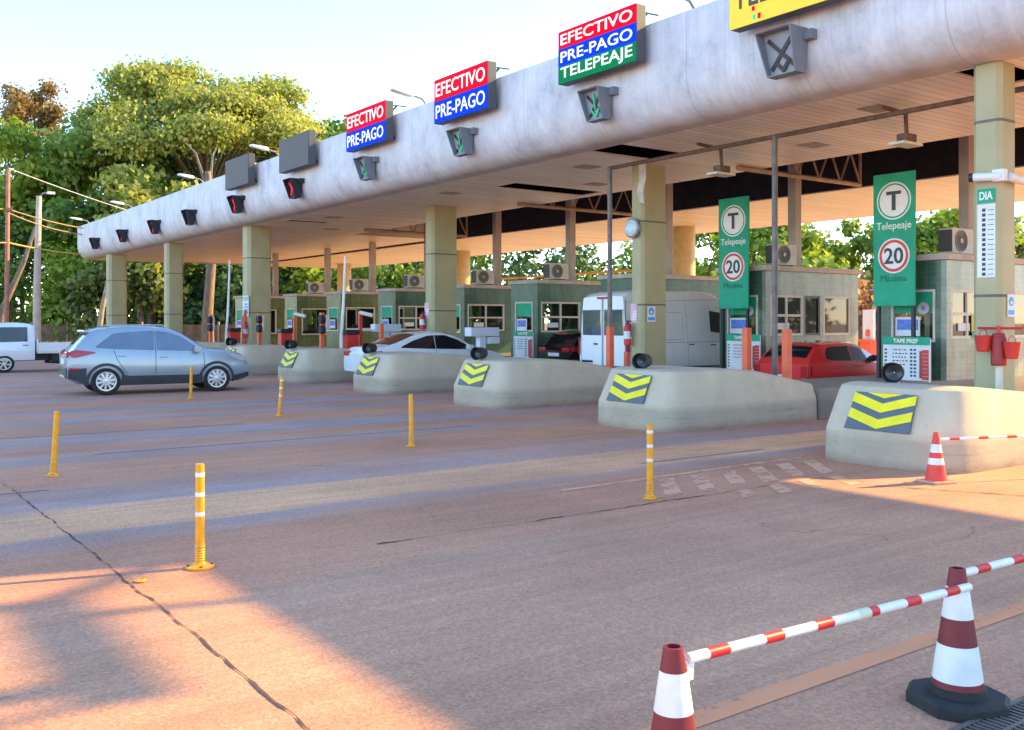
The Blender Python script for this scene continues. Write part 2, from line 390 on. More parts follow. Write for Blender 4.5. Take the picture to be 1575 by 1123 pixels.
# worn painted line and gore stripes on the near lane, in faded sand colour
def worn(name, col, keep, sc):
    g = G(name); P = g.n("TexCoord").outputs["Object"]
    n = g.noise(P, sc, 7, .75); n2 = g.noise(g.mapping(P, (.4, 2, 1)), 2.2, 4)
    c = g.ramp(n2, [(.3, tuple(k*.85 for k in col)), (.7, col)]); g.l(c, g.b.inputs["Base Color"]); g.b.inputs["Roughness"].default_value = .85
    tr = g.n("BsdfTransparent"); mx = g.n("MixShader"); a = g.ramp(g.math('ADD', n, g.math('MULTIPLY', g.math('SUBTRACT', n2, .5), .6)), [(keep-.10, 0.), (keep+.08, .9)])
    g.l(a, mx.inputs[0]); g.l(tr.outputs[0], mx.inputs[1]); g.l(g.b.outputs[0], mx.inputs[2]); g.l(mx.outputs[0], g.t.nodes["Material Output"].inputs[0]); return g.m
M_fade = worn("faded_sand_paint", (.86, .34, .16), .30, 7); M_fade2 = worn("worn_gore_paint", (.84, .42, .25), .43, 5)
g = MB(); g.add([(2.2, 2.91, .004), (14, 2.91, .004), (14, 3.04, .004), (2.2, 3.04, .004)], [(0, 1, 2, 3)])
struct(g.build("road_edge_line", M_fade))
g = MB()
def para(x, y0, y1, dx, wx): g.add([(x, y0, .004), (x+wx, y0, .004), (x+dx+wx, y1, .004), (x+dx, y1, .004)], [(0, 1, 2, 3)])
for i in range(2, 8):
    para(5.9+i*.5, 6.92, 7.72, .68, .24)
for i in range(4):
    para(7.5+i*.5, 6.45-.06*i, 6.80, .30, .2)
g.add([(6.2, 7.78, .004), (10.4, 7.9, .004), (10.4, 7.98, .004), (6.2, 7.86, .004)], [(0, 1, 2, 3)])
struct(g.build("gore_marking", M_fade2))
M_faint = mat("faint_white_paint", (.30, .25, .25), .8, var=.35, scale=8)
g = MB()
for y, x0, x1 in ((8.75, 8.3, 10.6), (11.0, -4, 2), (13.6, 3, 9), (16.2, -2, 6), (20.4, 0, 9)):
    g.add([(x0, y-.025, .005), (x1, y-.025, .005), (x1, y+.025, .005), (x0, y+.025, .005)], [(0, 1, 2, 3)])
struct(g.build("lane_line", M_faint))
# expansion joints: an irregular dark crack with a paler sealing band beside it
M_crack = mat("joint_crack", (.10, .06, .045), .95)
M_seal = mat("joint_filler", (.40, .25, .17), .9, var=.25, scale=10)
def crack(name, p0, p1, wd, gaps, seed, m, z=.006, wig=.03):
    rnd = random.Random(seed); p0, p1 = Vector(p0), Vector(p1); L = (p1-p0).length; d = (p1-p0)/L; n = Vector((-d.y, d.x))
    k = int(L/.07); mb = MB(); on = True; off = 0; rows = []
    for i in range(k+1):
        off = off*.8 + rnd.uniform(-wig, wig)*.45
        if rnd.random() < gaps: on = not on
        c = p0+d*(L*i/k)+n*off; hw = wd*(.25+rnd.random()*.75)*(1 if on else .35)/2
        a, b = c-n*hw, c+n*hw; rows.append([(a.x, a.y, z), (b.x, b.y, z)])
    mb.grid(rows); return struct(mb.build(name, m))
crack("pavement_joint", (1.75, 2.0), (1.70, 11), .022, .3, 3, M_crack, .005, .022)
crack("pavement_joint", (1.70, 11), (1.68, 34), .014, .15, 4, M_crack, .005)
crack("pavement_joint", (3.6, 6.78), (10.2, 6.75), .03, .08, 5, M_crack, .006)
crack("pavement_joint", (9.6, 6.02), (18, 6.0), .035, .02, 6, M_crack, .006, .012)
crack("pavement_joint", (9.2, 6.1), (10.0, 4.6), .03, .02, 7, M_crack, .0065, .012)
crack("pavement_joint", (9.9, 4.65), (16.0, 4.9), .03, .02, 8, M_crack, .006, .012)
g = MB(); g.add([(24, 4, .004), (48, 4, .004), (48, 62, .004), (24, 62, .004)], [(0, 1, 2, 3)]); struct(g.build("bounce_ground", mat("pale_bounce_ground", (.66, .47, .33), .85, var=.1, scale=1.5)))  # pale ground sheet added to bounce sun up onto the back soffit
# concrete kerb strip beside the drain
g = MB(); g.box(3.75, 30, 1.0, 1.95, 0, .03); struct(g.build("pavement", mat("pale_concrete", (.38, .29, .22), .85, var=.18, scale=3, bump=.3)))

# ------------------------------------------------------------------ canopy
YE, YF, ZS, ZT = 4.1, 61.3, 5.42, 7.35
can = thing("toll_canopy", "long white weathered toll plaza canopy with slatted underside on olive columns", "canopy")
prof = [(13.15, ZT), (12.78, ZT), (12.74, ZT-.06), (12.74, 6.25)] + \
       [(12.74+.62*(1-math.cos(a)), 6.22-.79*math.sin(a)) for a in [R(6*i) for i in range(1, 16)]] + [(13.6, ZS+.004), (13.6, 5.6)]
f = MB(); ys = [YE+(YF-YE)*i/24 for i in range(25)]
f.loft([[(x, y, z) for x, z in prof] for y in ys], True, False)
n = len(prof)
f.f = f.f[:-2]; f.m = f.m[:-2]
f.build("fascia", M_fascia, can, 50)
e = MB()                                                    # end walls and back fascia, roof
for y0, y1 in ((YF-.04, YF-.002), (YE+.002, YE+.04)):
    e.prism([(12.8, 6.2), (12.8, ZT-.02), (29.9, ZT-.02), (29.9, ZS+.03), (13.3, ZS+.03)], 'xz', y0, y1)
e.box(29.9, 30, YE, YF, ZS, ZT)
e.build("end_wall", M_fascia, can)
r = MB(); r.box(13.15, 29.9, YE+.01, YF-.01, ZT-.08, ZT-.01); r.build("roof_deck", M_navy, can)
# front soffit, with the gaps where slats have fallen
holes = [(7.05, 7.75, 13.65, 15.0), (14.9, 15.95, 13.62, 15.4), (20.7, 21.7, 15.1, 18.2), (33.0, 33.5, 14, 15.6)]
so_ = MB(); X0, X1 = 13.6, 18.5
cuts = sorted({YE+.04, YF-.04} | {h[0] for h in holes} | {h[1] for h in holes})
for a, b in zip(cuts, cuts[1:]):
    h = [q for q in holes if q[0] <= a+1e-6 and q[1] >= b-1e-6]
    for xa, xb in ([(X0, X1)] if not h else [(X0, h[0][2]), (h[0][3], X1)]):
        if xb-xa > .05: so_.box(xa, xb, a, b, ZS, ZS+.03)
so_.build("front_soffit", M_soffit, can)
b = MB(); b.box(23.3, 29.9, YE+.04, YF-.04, ZS, ZS+.03); b.build("back_soffit", M_soffit2, can)
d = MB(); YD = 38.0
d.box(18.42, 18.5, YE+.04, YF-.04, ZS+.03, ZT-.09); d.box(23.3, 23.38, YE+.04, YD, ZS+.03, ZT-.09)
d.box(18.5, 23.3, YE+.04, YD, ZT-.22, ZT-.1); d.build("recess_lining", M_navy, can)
q = MB(); q.box(18.5, 23.3, YD, YF-.04, ZS+.1, ZS+.13); q.box(18.5, 23.3, YD-.05, YD, ZS+.1, ZT-.25); q.build("middle_soffit", M_soffit, can)
v = MB()
for i, (x, y) in enumerate(((14.6, 9.6), (16.6, 12.4), (14.6, 17.3), (16.7, 19.4), (14.5, 23.2), (16.5, 27), (14.6, 31), (16.4, 35))):
    v.box(x, x+.55, y, y+.45, ZS-.012, ZS-.003)
v.each("access_hatch", mat("hatch_panel", (.36, .28, .23), .6), can)
# columns: rectangular with chamfered edges, joints marked by bands
def column(x, y, a, bq, z0, z1, bands):
    ch = .16*min(a, bq); s = MB()
    def ring(k, z): return [(x+sx*(a/2*k)-sx*(ch if i else 0), y+sy*(bq/2*k)-sy*(0 if i else ch), z) for sx, sy, i in
                            ((-1, -1, 0), (-1, -1, 1), (1, -1, 1), (1, -1, 0), (1, 1, 0), (1, 1, 1), (-1, 1, 1), (-1, 1, 0))]
    s.loft([ring(1, z0), ring(1, z1)])
    o = s.build("column", M_col, can, 25)
    t = MB()
    for z in bands: t.loft([ring(1.012, z-.02), ring(1.012, z+.02)])
    t.each("joint_band", M_colband, o)
    return o
column(13.75, 7.2, .46, .42, 0, ZS-.002, (4.6, 2.12))
column(16.1, 16.7, .82, .42, .3, ZS-.002, (4.1, 2.15))
column(16.35, 26.45, .95, .5, .3, ZS-.002, (3.9, 2.1))
column(14.0, 36.2, .95, .7, .3, ZS-.002, (4.2, 2.1))
column(13.75, 46.0, .75, .6, 0, ZS-.002, (4.0, 2.1))
column(13.6, 55.8, .95, .8, 0, ZS-.002, (4.0, 2.1))
for x, y in ((27.4, 26.5), (27.4, 42.3), (27.4, 56)):
    s = MB(); s.cyl((x, y, 0), (x, y, ZS-.002), .44, n=20); o = s.build("back_column", mat("lit_cream_paint", (.46, .37, .19), .6), can, 40)  # yellow of the sunlight is put into the back columns' paint
# trusses hung across the recess
for y in (15.3, 24.0, 34.2):
    t = MB(); x0, x1 = 17.6, 22.4
    t.cyl((x0+.8, y, 6.2), (x1, y, 6.2), .04, n=6); t.cyl((x0, y, 5.36), (x1, y, 5.36), .06, n=6)
    k = 9
    for i in range(k):
        xa = x0+.9+(x1-x0-.9)*i/k; xb = x0+.9+(x1-x0-.9)*(i+1)/k
        t.cyl((xa, y, 5.36 if i % 2 else 6.2), (xb, y, 6.2 if i % 2 else 5.36), .028, n=5)
    t.cyl((x1, y, 5.36), (x1, y, 7.1), .04, n=6)
    t.build("roof_truss", M_truss, can)
pp = MB(); pp.cyl((29.2, 31, 4.0), (29.2, 42, 4.0), .05, n=6); pp.build("service_pipe", mat("ochre_pipe", (.45, .25, .08), .6), can)
lp = MB(); lp.grid([[(15.3, 15.98, 5.42), (15.3, 16.22, 5.42)], [(15.33, 16.0, 5.0), (15.35, 16.24, 5.0)], [(15.28, 16.05, 4.7), (15.32, 16.3, 4.72)], [(15.36, 16.1, 4.45), (15.42, 16.3, 4.5)]])
lp.build("loose_slat", M_offwhite, can)

# street lamps cantilevered over the roof edge
lampL = ["roof edge lamp above the yellow sign, highest in view", "roof edge lamp between the third and fourth coloured signs", "roof edge lamp between the two blank grey signs",
         "roof edge lamp left of the blank grey signs", "roof edge lamp second from the far end of the canopy", "roof edge lamp at the far corner of the canopy"]
lampL = ["white roof edge lamp beside the three-row coloured sign at top of photo", "white roof edge lamp between the two two-row red and blue signs", "white roof edge lamp between the two blank grey signs",
         "white roof edge lamp in front of the big tree, left of the blank signs", "white roof edge lamp second from the far corner of the canopy", "white roof edge lamp at the far corner of the canopy"]
for lab, y in zip(lampL, (12.6, 22.3, 32.3, 40.4, 51.5, 60.9)):
    if y == 12.6:
        lt = thing("roof_lamp", lab, "lamp", (13.3, y, ZT), 0, "lamps along the canopy roof edge")
        s = MB(); s.tube([(0, 0, 0), (0, 0, .22), (-.12, 0, .34), (-.45, 0, .4)], .03); s.build("arm", M_grey, lt, 40)
        s = MB(); s.loft([[(-.4, -.07, .36), (-.4, .07, .36), (-.4, .07, .44), (-.4, -.07, .44)], [(-.5, -.13, .36), (-.5, .13, .36), (-.5, .11, .47), (-.5, -.11, .47)],
                          [(-.98, -.12, .43), (-.98, .12, .43), (-.98, .1, .51), (-.98, -.1, .51)], [(-1.05, -.08, .45), (-1.05, .08, .45), (-1.05, .07, .5), (-1.05, -.07, .5)]])
        s.build("lamp_head", M_white, lt, 40)
    else: dup(lt, (13.3, y, ZT), lab)

# ------------------------------------------------------------------ lane signs on the fascia
E_red = mat("lit_red_panel", (.46, .0, .012), .8, spec=.1, emit=.12, ecol=(.9, .0, .02), var=.04)
E_blue = mat("lit_blue_panel", (.0, .025, .42), .8, spec=.1, emit=.12, ecol=(.0, .05, .8), var=.04)
E_green = mat("lit_green_panel", (.0, .19, .06), .8, spec=.1, emit=.03, ecol=(.0, .3, .1), var=.04)
E_white = mat("lit_white_letter", (.85, .85, .85), .5, emit=.1, ecol=(1, 1, 1), var=.02)
M_yels = mat("yellow_sign_face", (.78, .55, .02), .5, emit=.05, ecol=(.9, .6, 0), var=.08)
def lane_sign(y, rows, label, face=None):
    t = thing("lane_sign", label, "sign", (12.36, y, 6.58), 0, "lane signs along the canopy edge")
    Wd, H, D = 2.3, 1.06, .24
    s = MB(); s.box(0, D, -Wd/2, Wd/2, 0, H); s.build("housing", M_dgrey, t, bevel=.01)
    b = MB()
    for sy in (-1, 1):
        b.cyl((D, sy*.95, .75), (.45, sy*.95, 1.0), .025, n=6); b.cyl((D, sy*.95, .3), (.42, sy*.95, .05), .025, n=6)
        b.cyl((D, sy*1.0, .98), (.7, sy*1.0, 1.0), .018, n=5)
    b.each("bracket", M_black, t)
    if rows:
        h = H/len(rows)
        for i, (s_, m) in enumerate(rows):
            z1 = H-i*h; p = MB(); p.box(-.015, 0, -Wd/2+.004, Wd/2-.004, z1-h, z1-(.0 if i == 0 else .0))
            p.build("panel", m, t)
            text("lettering", s_, h*.86, E_white, t, (-.022, 0, z1-h/2), Wd*.92, bold=.002)
    else:
        p = MB(); p.box(-.012, 0, -Wd/2+.01, Wd/2-.01, .01, H-.01); p.build("panel", mat("blank_grey_led_face", (.085, .082, .085), .65, var=.15, scale=60), t)
    return t
lane_sign(14.3, [("EFECTIVO", E_red), ("PRE-PAGO", E_blue), ("TELEPEAJE", E_green)], "three-row sign in red, blue and green reading EFECTIVO PRE-PAGO TELEPEAJE")
lane_sign(19.15, [("EFECTIVO", E_red), ("PRE-PAGO", E_blue)], "larger looking EFECTIVO PRE-PAGO red and blue sign, next to the three-row sign")
lane_sign(23.95, [("EFECTIVO", E_red), ("PRE-PAGO", E_blue)], "smaller looking EFECTIVO PRE-PAGO red and blue sign, next to a blank grey sign")
lane_sign(28.85, None, "blank dark grey sign panel nearer the red and blue signs")
lane_sign(33.9, None, "blank dark grey sign panel farther from the red and blue signs")
ts = lane_sign(9.75, None, "yellow sign with dark lettering, cut by the top of the photo")
for c in kids(ts):
    if c.name.startswith("panel"): bpy.data.objects.remove(c)
p = MB(); p.box(-.015, 0, -1.146, 1.146, .0, 1.06); p.build("panel", M_yels, ts)
text("lettering", "TELEPEAJE", .62, M_lett, ts, (-.022, 0, .44), 2.1, bold=.002)
p = MB()
for y_, z_, in ((.62, .06),): p.box(-.02, -.016, .60, .66, .05, .14)
p.build("lit_dot", mat("green_dot", (0, .5, .12), .5, emit=.3, ecol=(0, .7, .2)), ts)
p = MB(); p.box(-.02, -.016, .50, .56, .05, .14); p.box(-.02, -.016, .62, .68, .2, .27); p.each("lit_dot", E_red, ts)

E_arrow = mat("lit_green_arrow", (.0, .33, .14), .5, emit=.05, ecol=(.0, .75, .35), var=.02)
E_cross = mat("lit_red_cross", (.8, .02, .03), .5, emit=.14, ecol=(1, .01, .03), var=.02)
M_sigp = mat("signal_back_plate", (.26, .29, .34), .6)
M_sigk = mat("signal_dark_plate", (.02, .02, .03), .6)
M_sigc = mat("signal_casing", (.17, .20, .24), .5, var=.1)
def signal(y, state, label, k=1.0):
    t = thing("lane_signal", label, "lane signal", (12.70, y, 6.02), 0, "lane signals along the canopy edge")
    H, Wt, Wb, Dt, Db = .30*k, .30*k, .24*k, .40*k, .20*k
    s = MB(); T = .02
    # open-fronted hood: top, two tapering cheeks, floor, and the plate at the back
    A = lambda sx, dx, z, wd: (-dx, sx*wd, z)
    s.loft([[A(-1, Dt, H, Wt), A(1, Dt, H, Wt), A(1, 0, H, Wt), A(-1, 0, H, Wt)], [A(-1, Dt-.02, H-T, Wt), A(1, Dt-.02, H-T, Wt), A(1, 0, H-T, Wt), A(-1, 0, H-T, Wt)]])
    for sx in (-1, 1):
        s.loft([[(-Dt, sx*Wt, H), (0, sx*Wt, H), (0, sx*Wb, -H), (-Db, sx*Wb, -H)], [(-Dt, sx*(Wt-T), H), (0, sx*(Wt-T), H), (0, sx*(Wb-T), -H), (-Db, sx*(Wb-T), -H)]])
    s.loft([[A(-1, Db, -H, Wb), A(1, Db, -H, Wb), A(1, 0, -H, Wb), A(-1, 0, -H, Wb)], [A(-1, Db, -H+T, Wb), A(1, Db, -H+T, Wb), A(1, 0, -H+T, Wb), A(-1, 0, -H+T, Wb)]])
    CS = M_sigc if y < 26 else M_sigk; s.build("hood", CS, t)
    xt, xb = -Dt*.55, -Db*.6
    def pl(u, vv, off=0):                                   # u across (reading right), v up, both -1..1
        z = vv*(H-T); wd = (Wt+Wb)/2+(Wt-Wb)/2*vv-T; return (xb+(xt-xb)*(vv+1)/2-off, -u*wd, z)
    s = MB(); s.loft([[pl(-1, -1), pl(1, -1), pl(1, 1), pl(-1, 1)], [pl(-1, -1, -.02), pl(1, -1, -.02), pl(1, 1, -.02), pl(-1, 1, -.02)]])
    s.build("plate", M_sigp if y < 26 else M_sigk, t)
    def bar(mb, a, b, wd, off):
        a2, b2 = Vector(a), Vector(b); d = (b2-a2).normalized(); n_ = Vector((-d.y, d.x))*wd
        q = [a2-n_, b2-n_, b2+n_, a2+n_]; mb.loft([[pl(*p_, off) for p_ in q], [pl(*p_, off+.015) for p_ in q]])
    s = MB(); bar(s, (-.75, .72), (.85, -.72), .1, .006); bar(s, (.75, .72), (-.85, -.72), .1, .009)
    s.build("cross", E_cross if state == 'red' else M_black, t)
    if state == 'off':
        s = MB(); bar(s, (-.5, -.35), (.02, -.85), .1, .012); bar(s, (.5, -.35), (-.02, -.85), .1, .015); s.build("arrow", M_black, t)
    if state == 'green':
        s = MB()
        bar(s, (0, .75), (0, -.3), .07, .02); bar(s, (-.5, -.3), (.02, -.8), .08, .023); bar(s, (.5, -.3), (-.02, -.8), .08, .026)
        s.build("arrow", E_arrow if state == 'green' else M_black, t)
    s = MB(); s.box(-.1, .1, -Wt-.14, -Wt+.01, .15, .3); s.box(-.02, .08, -.1, .1, -.1, .1); s.each("bracket", CS, t)
    return t
signal(9.95, 'off', "unlit grey lane signal with dark crossed bars under the yellow sign", 1.15)
signal(14.5, 'green', "green arrow lane signal under the three-row sign")
signal(19.4, 'green', "green arrow lane signal under the larger looking red and blue sign")
signal(24.3, 'green', "green arrow lane signal under the smaller looking red and blue sign")
signal(29.3, 'red', "red cross lane signal under the blank grey sign nearer the coloured signs")
signal(34.5, 'red', "red cross lane signal under the farther blank grey sign")
signal(39.9, 'off', "dark unlit lane signal, first one left of the blank grey signs")
signal(44.9, 'red', "red cross lane signal with no sign above it, nearer of two")
signal(50.4, 'red', "red cross lane signal with no sign above it, farther of two")
signal(56.2, 'off', "dark unlit lane signal nearest the far end of the canopy")

# ------------------------------------------------------------------ toll islands
PITCH = 4.9; YC = [6.9+PITCH*i for i in range(10)]
NX = [10.42, 10.82, 11.0, 11.1, 11.1, 11.05, 11.05, 11.05, 11.05, 11.05]
ISL = ["sage green concrete toll island nearest the camera, half of it sunlit", "shaded sage green toll island with chipped end beside the nearest one",
       "sage green toll island between the white van and the chipped island", "sage green toll island in front of the white sedan", "sage green toll island behind the white sedan with raised white barrier",
       "sage green toll island just behind the silver blue car's bonnet", "far sage green toll island hidden mostly by the silver blue car", "toll island third from the far end of the canopy",
       "toll island second from the far end of the canopy", "toll island at the far end of the canopy"]
def island(i):
    yc, nx = YC[i], NX[i]
    t = thing("toll_island", ISL[i], "toll island", (nx, yc, 0), 0, "concrete toll islands between the lanes")
    L = 3.75 if i != 0 else 7.5; HW = .97; ax = .85; e_ = 4.0
    lev = [(0, 0, .0), (0.0, 0, .02), (.015, .0, .38), (.02, .0, .40), (.10, .20, .86), (.125, .235, .93), (.20, .30, .96)]
    # param along the outline: rear near side -> nose -> rear far side
    us = []
    for x in (L, L*.8, L*.6, L*.42): us.append(('s', x, -1))
    for k in range(0, 13): us.append(('n', R(90-15*k), 0))
    for x in (L*.42, L*.6, L*.8, L): us.append(('s', x, 1))
    def zt(x): return 1.0 if x < 1.9 else 1.0-.36*min(1, (x-1.9)/2.0)**1.1
    rings = []
    for ins_y, ins_x, z in lev:
        ring = []
        for ty, a, sd in us:
            if ty == 's': x, y = a, sd*(HW-ins_y)
            else:
                c, s_ = math.cos(a), math.sin(a)
                x = ax-(ax-ins_x*1.15)*abs(c)**(2/e_); y = -math.copysign(abs(s_)**(2/e_), s_)*(HW-ins_y)
            zz = z if z <= .4 else .4+(z-.4)*(zt(x)*.97-.4)/.56
            ring.append((x, y, zz))
        rings.append(ring)
    m = MB(); m.loft(rings, False, False); nU = len(us); off = (len(lev)-1)*nU
    for k in range(nU//2):
        a, b_, c, d_ = k, k+1, nU-2-k, nU-1-k
        if b_ < c: m.f.append((off+a, off+b_, off+c, off+d_)); m.m.append(0)
        elif b_ == c: m.f.append((off+a, off+b_, off+d_)); m.m.append(0)
    rear = [k*nU for k in range(len(lev))] + [k*nU+nU-1 for k in reversed(range(len(lev)))]
    m.f.append(tuple(rear)); m.m.append(0)
    m.build("nose", M_isl, t, 32)
    if i:
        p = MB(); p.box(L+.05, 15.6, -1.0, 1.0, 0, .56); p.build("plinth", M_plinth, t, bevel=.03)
    # chevron board on the raked front
    x0, z0, x1, z1 = .005, .43, .222, .87
    sl_ = Vector((x1-x0, 0, z1-z0)); un = sl_.normalized(); nn = Vector((-un.z, 0, un.x))
    def P2(u, vv, off_): return Vector((x0, 0, z0))+Vector((0, -u, 0))+un*vv+nn*off_
    Hh = sl_.length; Wd = .44
    s = MB(); s.loft([[P2(-Wd, 0, .0), P2(Wd, 0, .0), P2(Wd*.93, Hh, .0), P2(-Wd*.93, Hh, .0)], [P2(-Wd, 0, .02), P2(Wd, 0, .02), P2(Wd*.93, Hh, .02), P2(-Wd*.93, Hh, .02)]])
    s.build("chevron_board", M_chev, t)
    s = MB(); th = .12
    for v0 in (.02, .23):                                   # two V bands, and a triangle at the top
        for sx in (-1, 1):
            q = [(0, v0), (sx*Wd*.97, v0+.13), (sx*Wd*.95, v0+.13+th), (0, v0+th)]
            s.loft([[P2(u, vv, .021) for u, vv in q], [P2(u, vv, .025) for u, vv in q]])
    q = [(0, .42), (Wd*.55, Hh-.005), (-Wd*.55, Hh-.005)]
    s.loft([[P2(u, vv, .021) for u, vv in q], [P2(u, vv, .025) for u, vv in q]])
    s.build("chevron_marking", M_yel, t)
    return t
for i in range(10): island(i)

# ------------------------------------------------------------------ toll booths
BX = [None, 18.75, 19.1, 19.3, 19.5, 19.8, 19.6, 19.5, 19.5, 18.7]
BL = [None, "pale looking tiled toll booth with a yellow window notice behind the tall right-hand Telepeaje sign", "pale looking tiled toll booth with wide dark windows behind the red car",
      "green tiled toll booth mostly hidden behind the white van", "green tiled toll booth with a person in its window beside the black car", "green tiled toll booth with white glazed door beside the middle column",
      "dark green tiled toll booth left of the middle column, behind the white sedan", "olive tiled toll booth seen between the orange posts and white barrier", "olive tiled toll booth second farthest in the row",
      "small olive tiled toll booth farthest in the row, beside the pale column"]
def frame(mb, x0, x1, y, z0, z1, nx, nz, wd=.05, d=.06):
    """window frame in an XZ plane at y"""
    for k in range(nx+1):
        x = x0+(x1-x0-wd)*k/nx; mb.box(x, x+wd, y-d/2, y+d/2, z0, z1)
    for k in range(nz+1):
        z = z0+(z1-z0-wd)*k/nz
        for j in range(nx):
            xa = x0+(x1-x0-wd)*j/nx+wd; xb = x0+(x1-x0-wd)*(j+1)/nx; mb.box(xa, xb, y-d/2+.003, y+d/2-.003, z, z+wd)
M_intr = mat("booth_interior", (.18, .17, .15), .8)
M_doorp = mat("white_door_panel", (.52, .49, .45), .5, var=.1)
M_wood = mat("desk_wood", (.12, .07, .04), .6)
def booth(i):
    x0 = BX[i]; yn = YC[i]-1.0; t = thing("toll_booth", BL[i], "toll booth", (x0, yn, 0), 0, "toll booths on the islands")
    Lx, Wy, Zr, zs, zl, T = 3.8, 1.5, 3.02, 1.40, 2.42, .12
    wm = M_tile3 if i in (1, 2) else M_tile if i < 7 else M_tile2
    if i >= 8: zs = 1.1
    fm = wm if i not in (1, 2) else M_tile
    B0 = .55
    # side (-Y) openings along x
    if i in (1, 2): ops = [(.18, 1.45, 'w'), (1.5, 2.15, 'p'), (2.3, 3.45, 'p')]
    elif i >= 7: ops = [(.25, 1.75, 'p'), (2.2, 3.3, 'p')]
    else: ops = [(.15, 1.85, 'w'), (2.35, 3.45, 'd')]
    s = MB(); xs = 0
    for a, b_, k in ops:
        s.box(xs, a, 0, T, B0, Zr); s.box(a, b_, 0, T, zl, Zr)
        if k != 'd': s.box(a, b_, 0, T, B0, zs)
        xs = b_
    s.box(xs, Lx, 0, T, B0, Zr)
    s.box(T, Lx-T, Wy-T, Wy, B0, 1.3); s.box(T, Lx-T, Wy-T, Wy, 2.5, Zr); s.box(1.7, Lx-T, Wy-T, Wy, 1.3, 2.5)   # far side, open band
    s.box(Lx-T, Lx, T, Wy, B0, Zr)
    s.build("side_wall", wm, t)
    s = MB(); fy0, fy1 = .24, 1.24; fz0, fz1 = 1.33, 2.42
    s.box(0, T, T, fy0, B0, Zr); s.box(0, T, fy1, Wy, B0, Zr); s.box(0, T, fy0, fy1, B0, fz0); s.box(0, T, fy0, fy1, fz1, Zr)
    s.build("front_wall", fm, t)
    s = MB(); s.box(-.08, Lx+.08, -.08, Wy+.08, Zr, Zr+.13); s.build("roof_slab", mat("pinkish_roof_edge", (.50, .42, .37), .7, var=.15), t, bevel=.015)
    s = MB(); s.box(T, Lx-T, T, Wy-T, B0, B0+.03); s.box(T, Lx-T, Wy-.16, Wy-T-.01, B0, 1.3); s.box(T+.002, Lx-T-.002, T, Wy-T, 2.92, 2.99); s.build("interior", M_intr, t)
    s = MB(); s.box(.5, 2.6, T+.02, .62, 1.2, 1.26); s.box(2.4, 3.0, .9, 1.3, B0, 1.9); s.box(.8, 1.1, .2, .5, 1.26, 1.62); s.build("desk", M_wood, t)
    for a, b_, k in ops:
        fr = MB(); y = .05
        if k == 'w': frame(fr, a, b_, y, zs, zl, 2, 2, .06, .09)
        else: frame(fr, a, b_, y, zs if k == 'p' else B0, zl, 1, 1, .06, .09)
        fo = fr.build("window" if k != 'd' else "door", M_cream if i not in (1, 2) or k == 'w' else (M_black if a < 2 else M_cream), t)
        gl = MB(); gl.box(a+.03, b_-.03, y-.006, y+.006, zs+.03, zl-.03); gl.build("pane", M_glass2 if (i in (1, 2)) else M_glass, fo)
        if k == 'd':
            dp = MB(); dp.box(a+.05, b_-.05, y-.02, y+.02, B0+.05, zs+.03); dp.build("lower_panel", M_doorp, fo)
        if k == 'w' and i < 7:
            nb = MB(); nb.box(a+.3, a+.75, y-.03, y-.015, zs+.16, zs+.32); nb.build("notice", M_paper, fo)
    if i == 1:
        nb = MB(); nb.box(.95, 1.4, -.005, .0, 1.55, 1.9); nb.build("yellow_notice", mat("yellow_paper", (.62, .52, .06), .7), t)
        nb = MB(); nb.box(.97, 1.4, -.005, .0, 1.41, 1.54); nb.build("teal_notice", M_teal, t)
    # front window: frame, teal blind above, dark opening below, notice
    fr = MB()
    fr.box(-.02, .06, fy0, fy0+.05, fz0, fz1); fr.box(-.02, .06, fy1-.05, fy1, fz0, fz1); fr.box(-.03, .07, fy0+.05, fy1-.05, fz0, fz0+.05); fr.box(-.02, .06, fy0+.05, fy1-.05, fz1-.05, fz1)
    fo = fr.build("front_window", M_offwhite, t)
    gl = MB(); gl.box(.05, .062, fy0+.05, fy1-.05, fz0+.05, 1.93); gl.build("pane", M_glass, fo)
    gl = MB(); gl.box(.02, .045, fy0+.05, fy1-.05, 1.93, fz1-.05); gl.build("teal_blind", M_teal, fo)
    nb = MB(); nb.box(-.012, .0, .58, 1.14, 1.45, 1.85); no = nb.build("notice", M_paper, fo)
    nb = MB(); nb.box(-.018, -.013, .62, 1.1, 1.58, 1.8); nb.build("blue_print", mat("pale_blue_print", (.12, .22, .65), .6, var=.35, scale=14), no)
    if i < 4:
        c = MB(); c.lathe([(.0, -.016), (.13, -.016)], 20, axis='x', at=(0, .5, 2.03)); c.lathe([(.13, -.016), (.13, -.01), (0, -.01)], 20, axis='x', at=(0, .5, 2.03)); co = c.build("round_sticker", mat("pink_sticker", (.62, .45, .45), .6), fo)
        c = MB(); c.lathe([(.0, -.019), (.05, -.019)], 14, axis='x', at=(0, .5, 2.03)); c.build("blue_dot", M_sky, co)
    return t
for i in range(1, 10): booth(i)
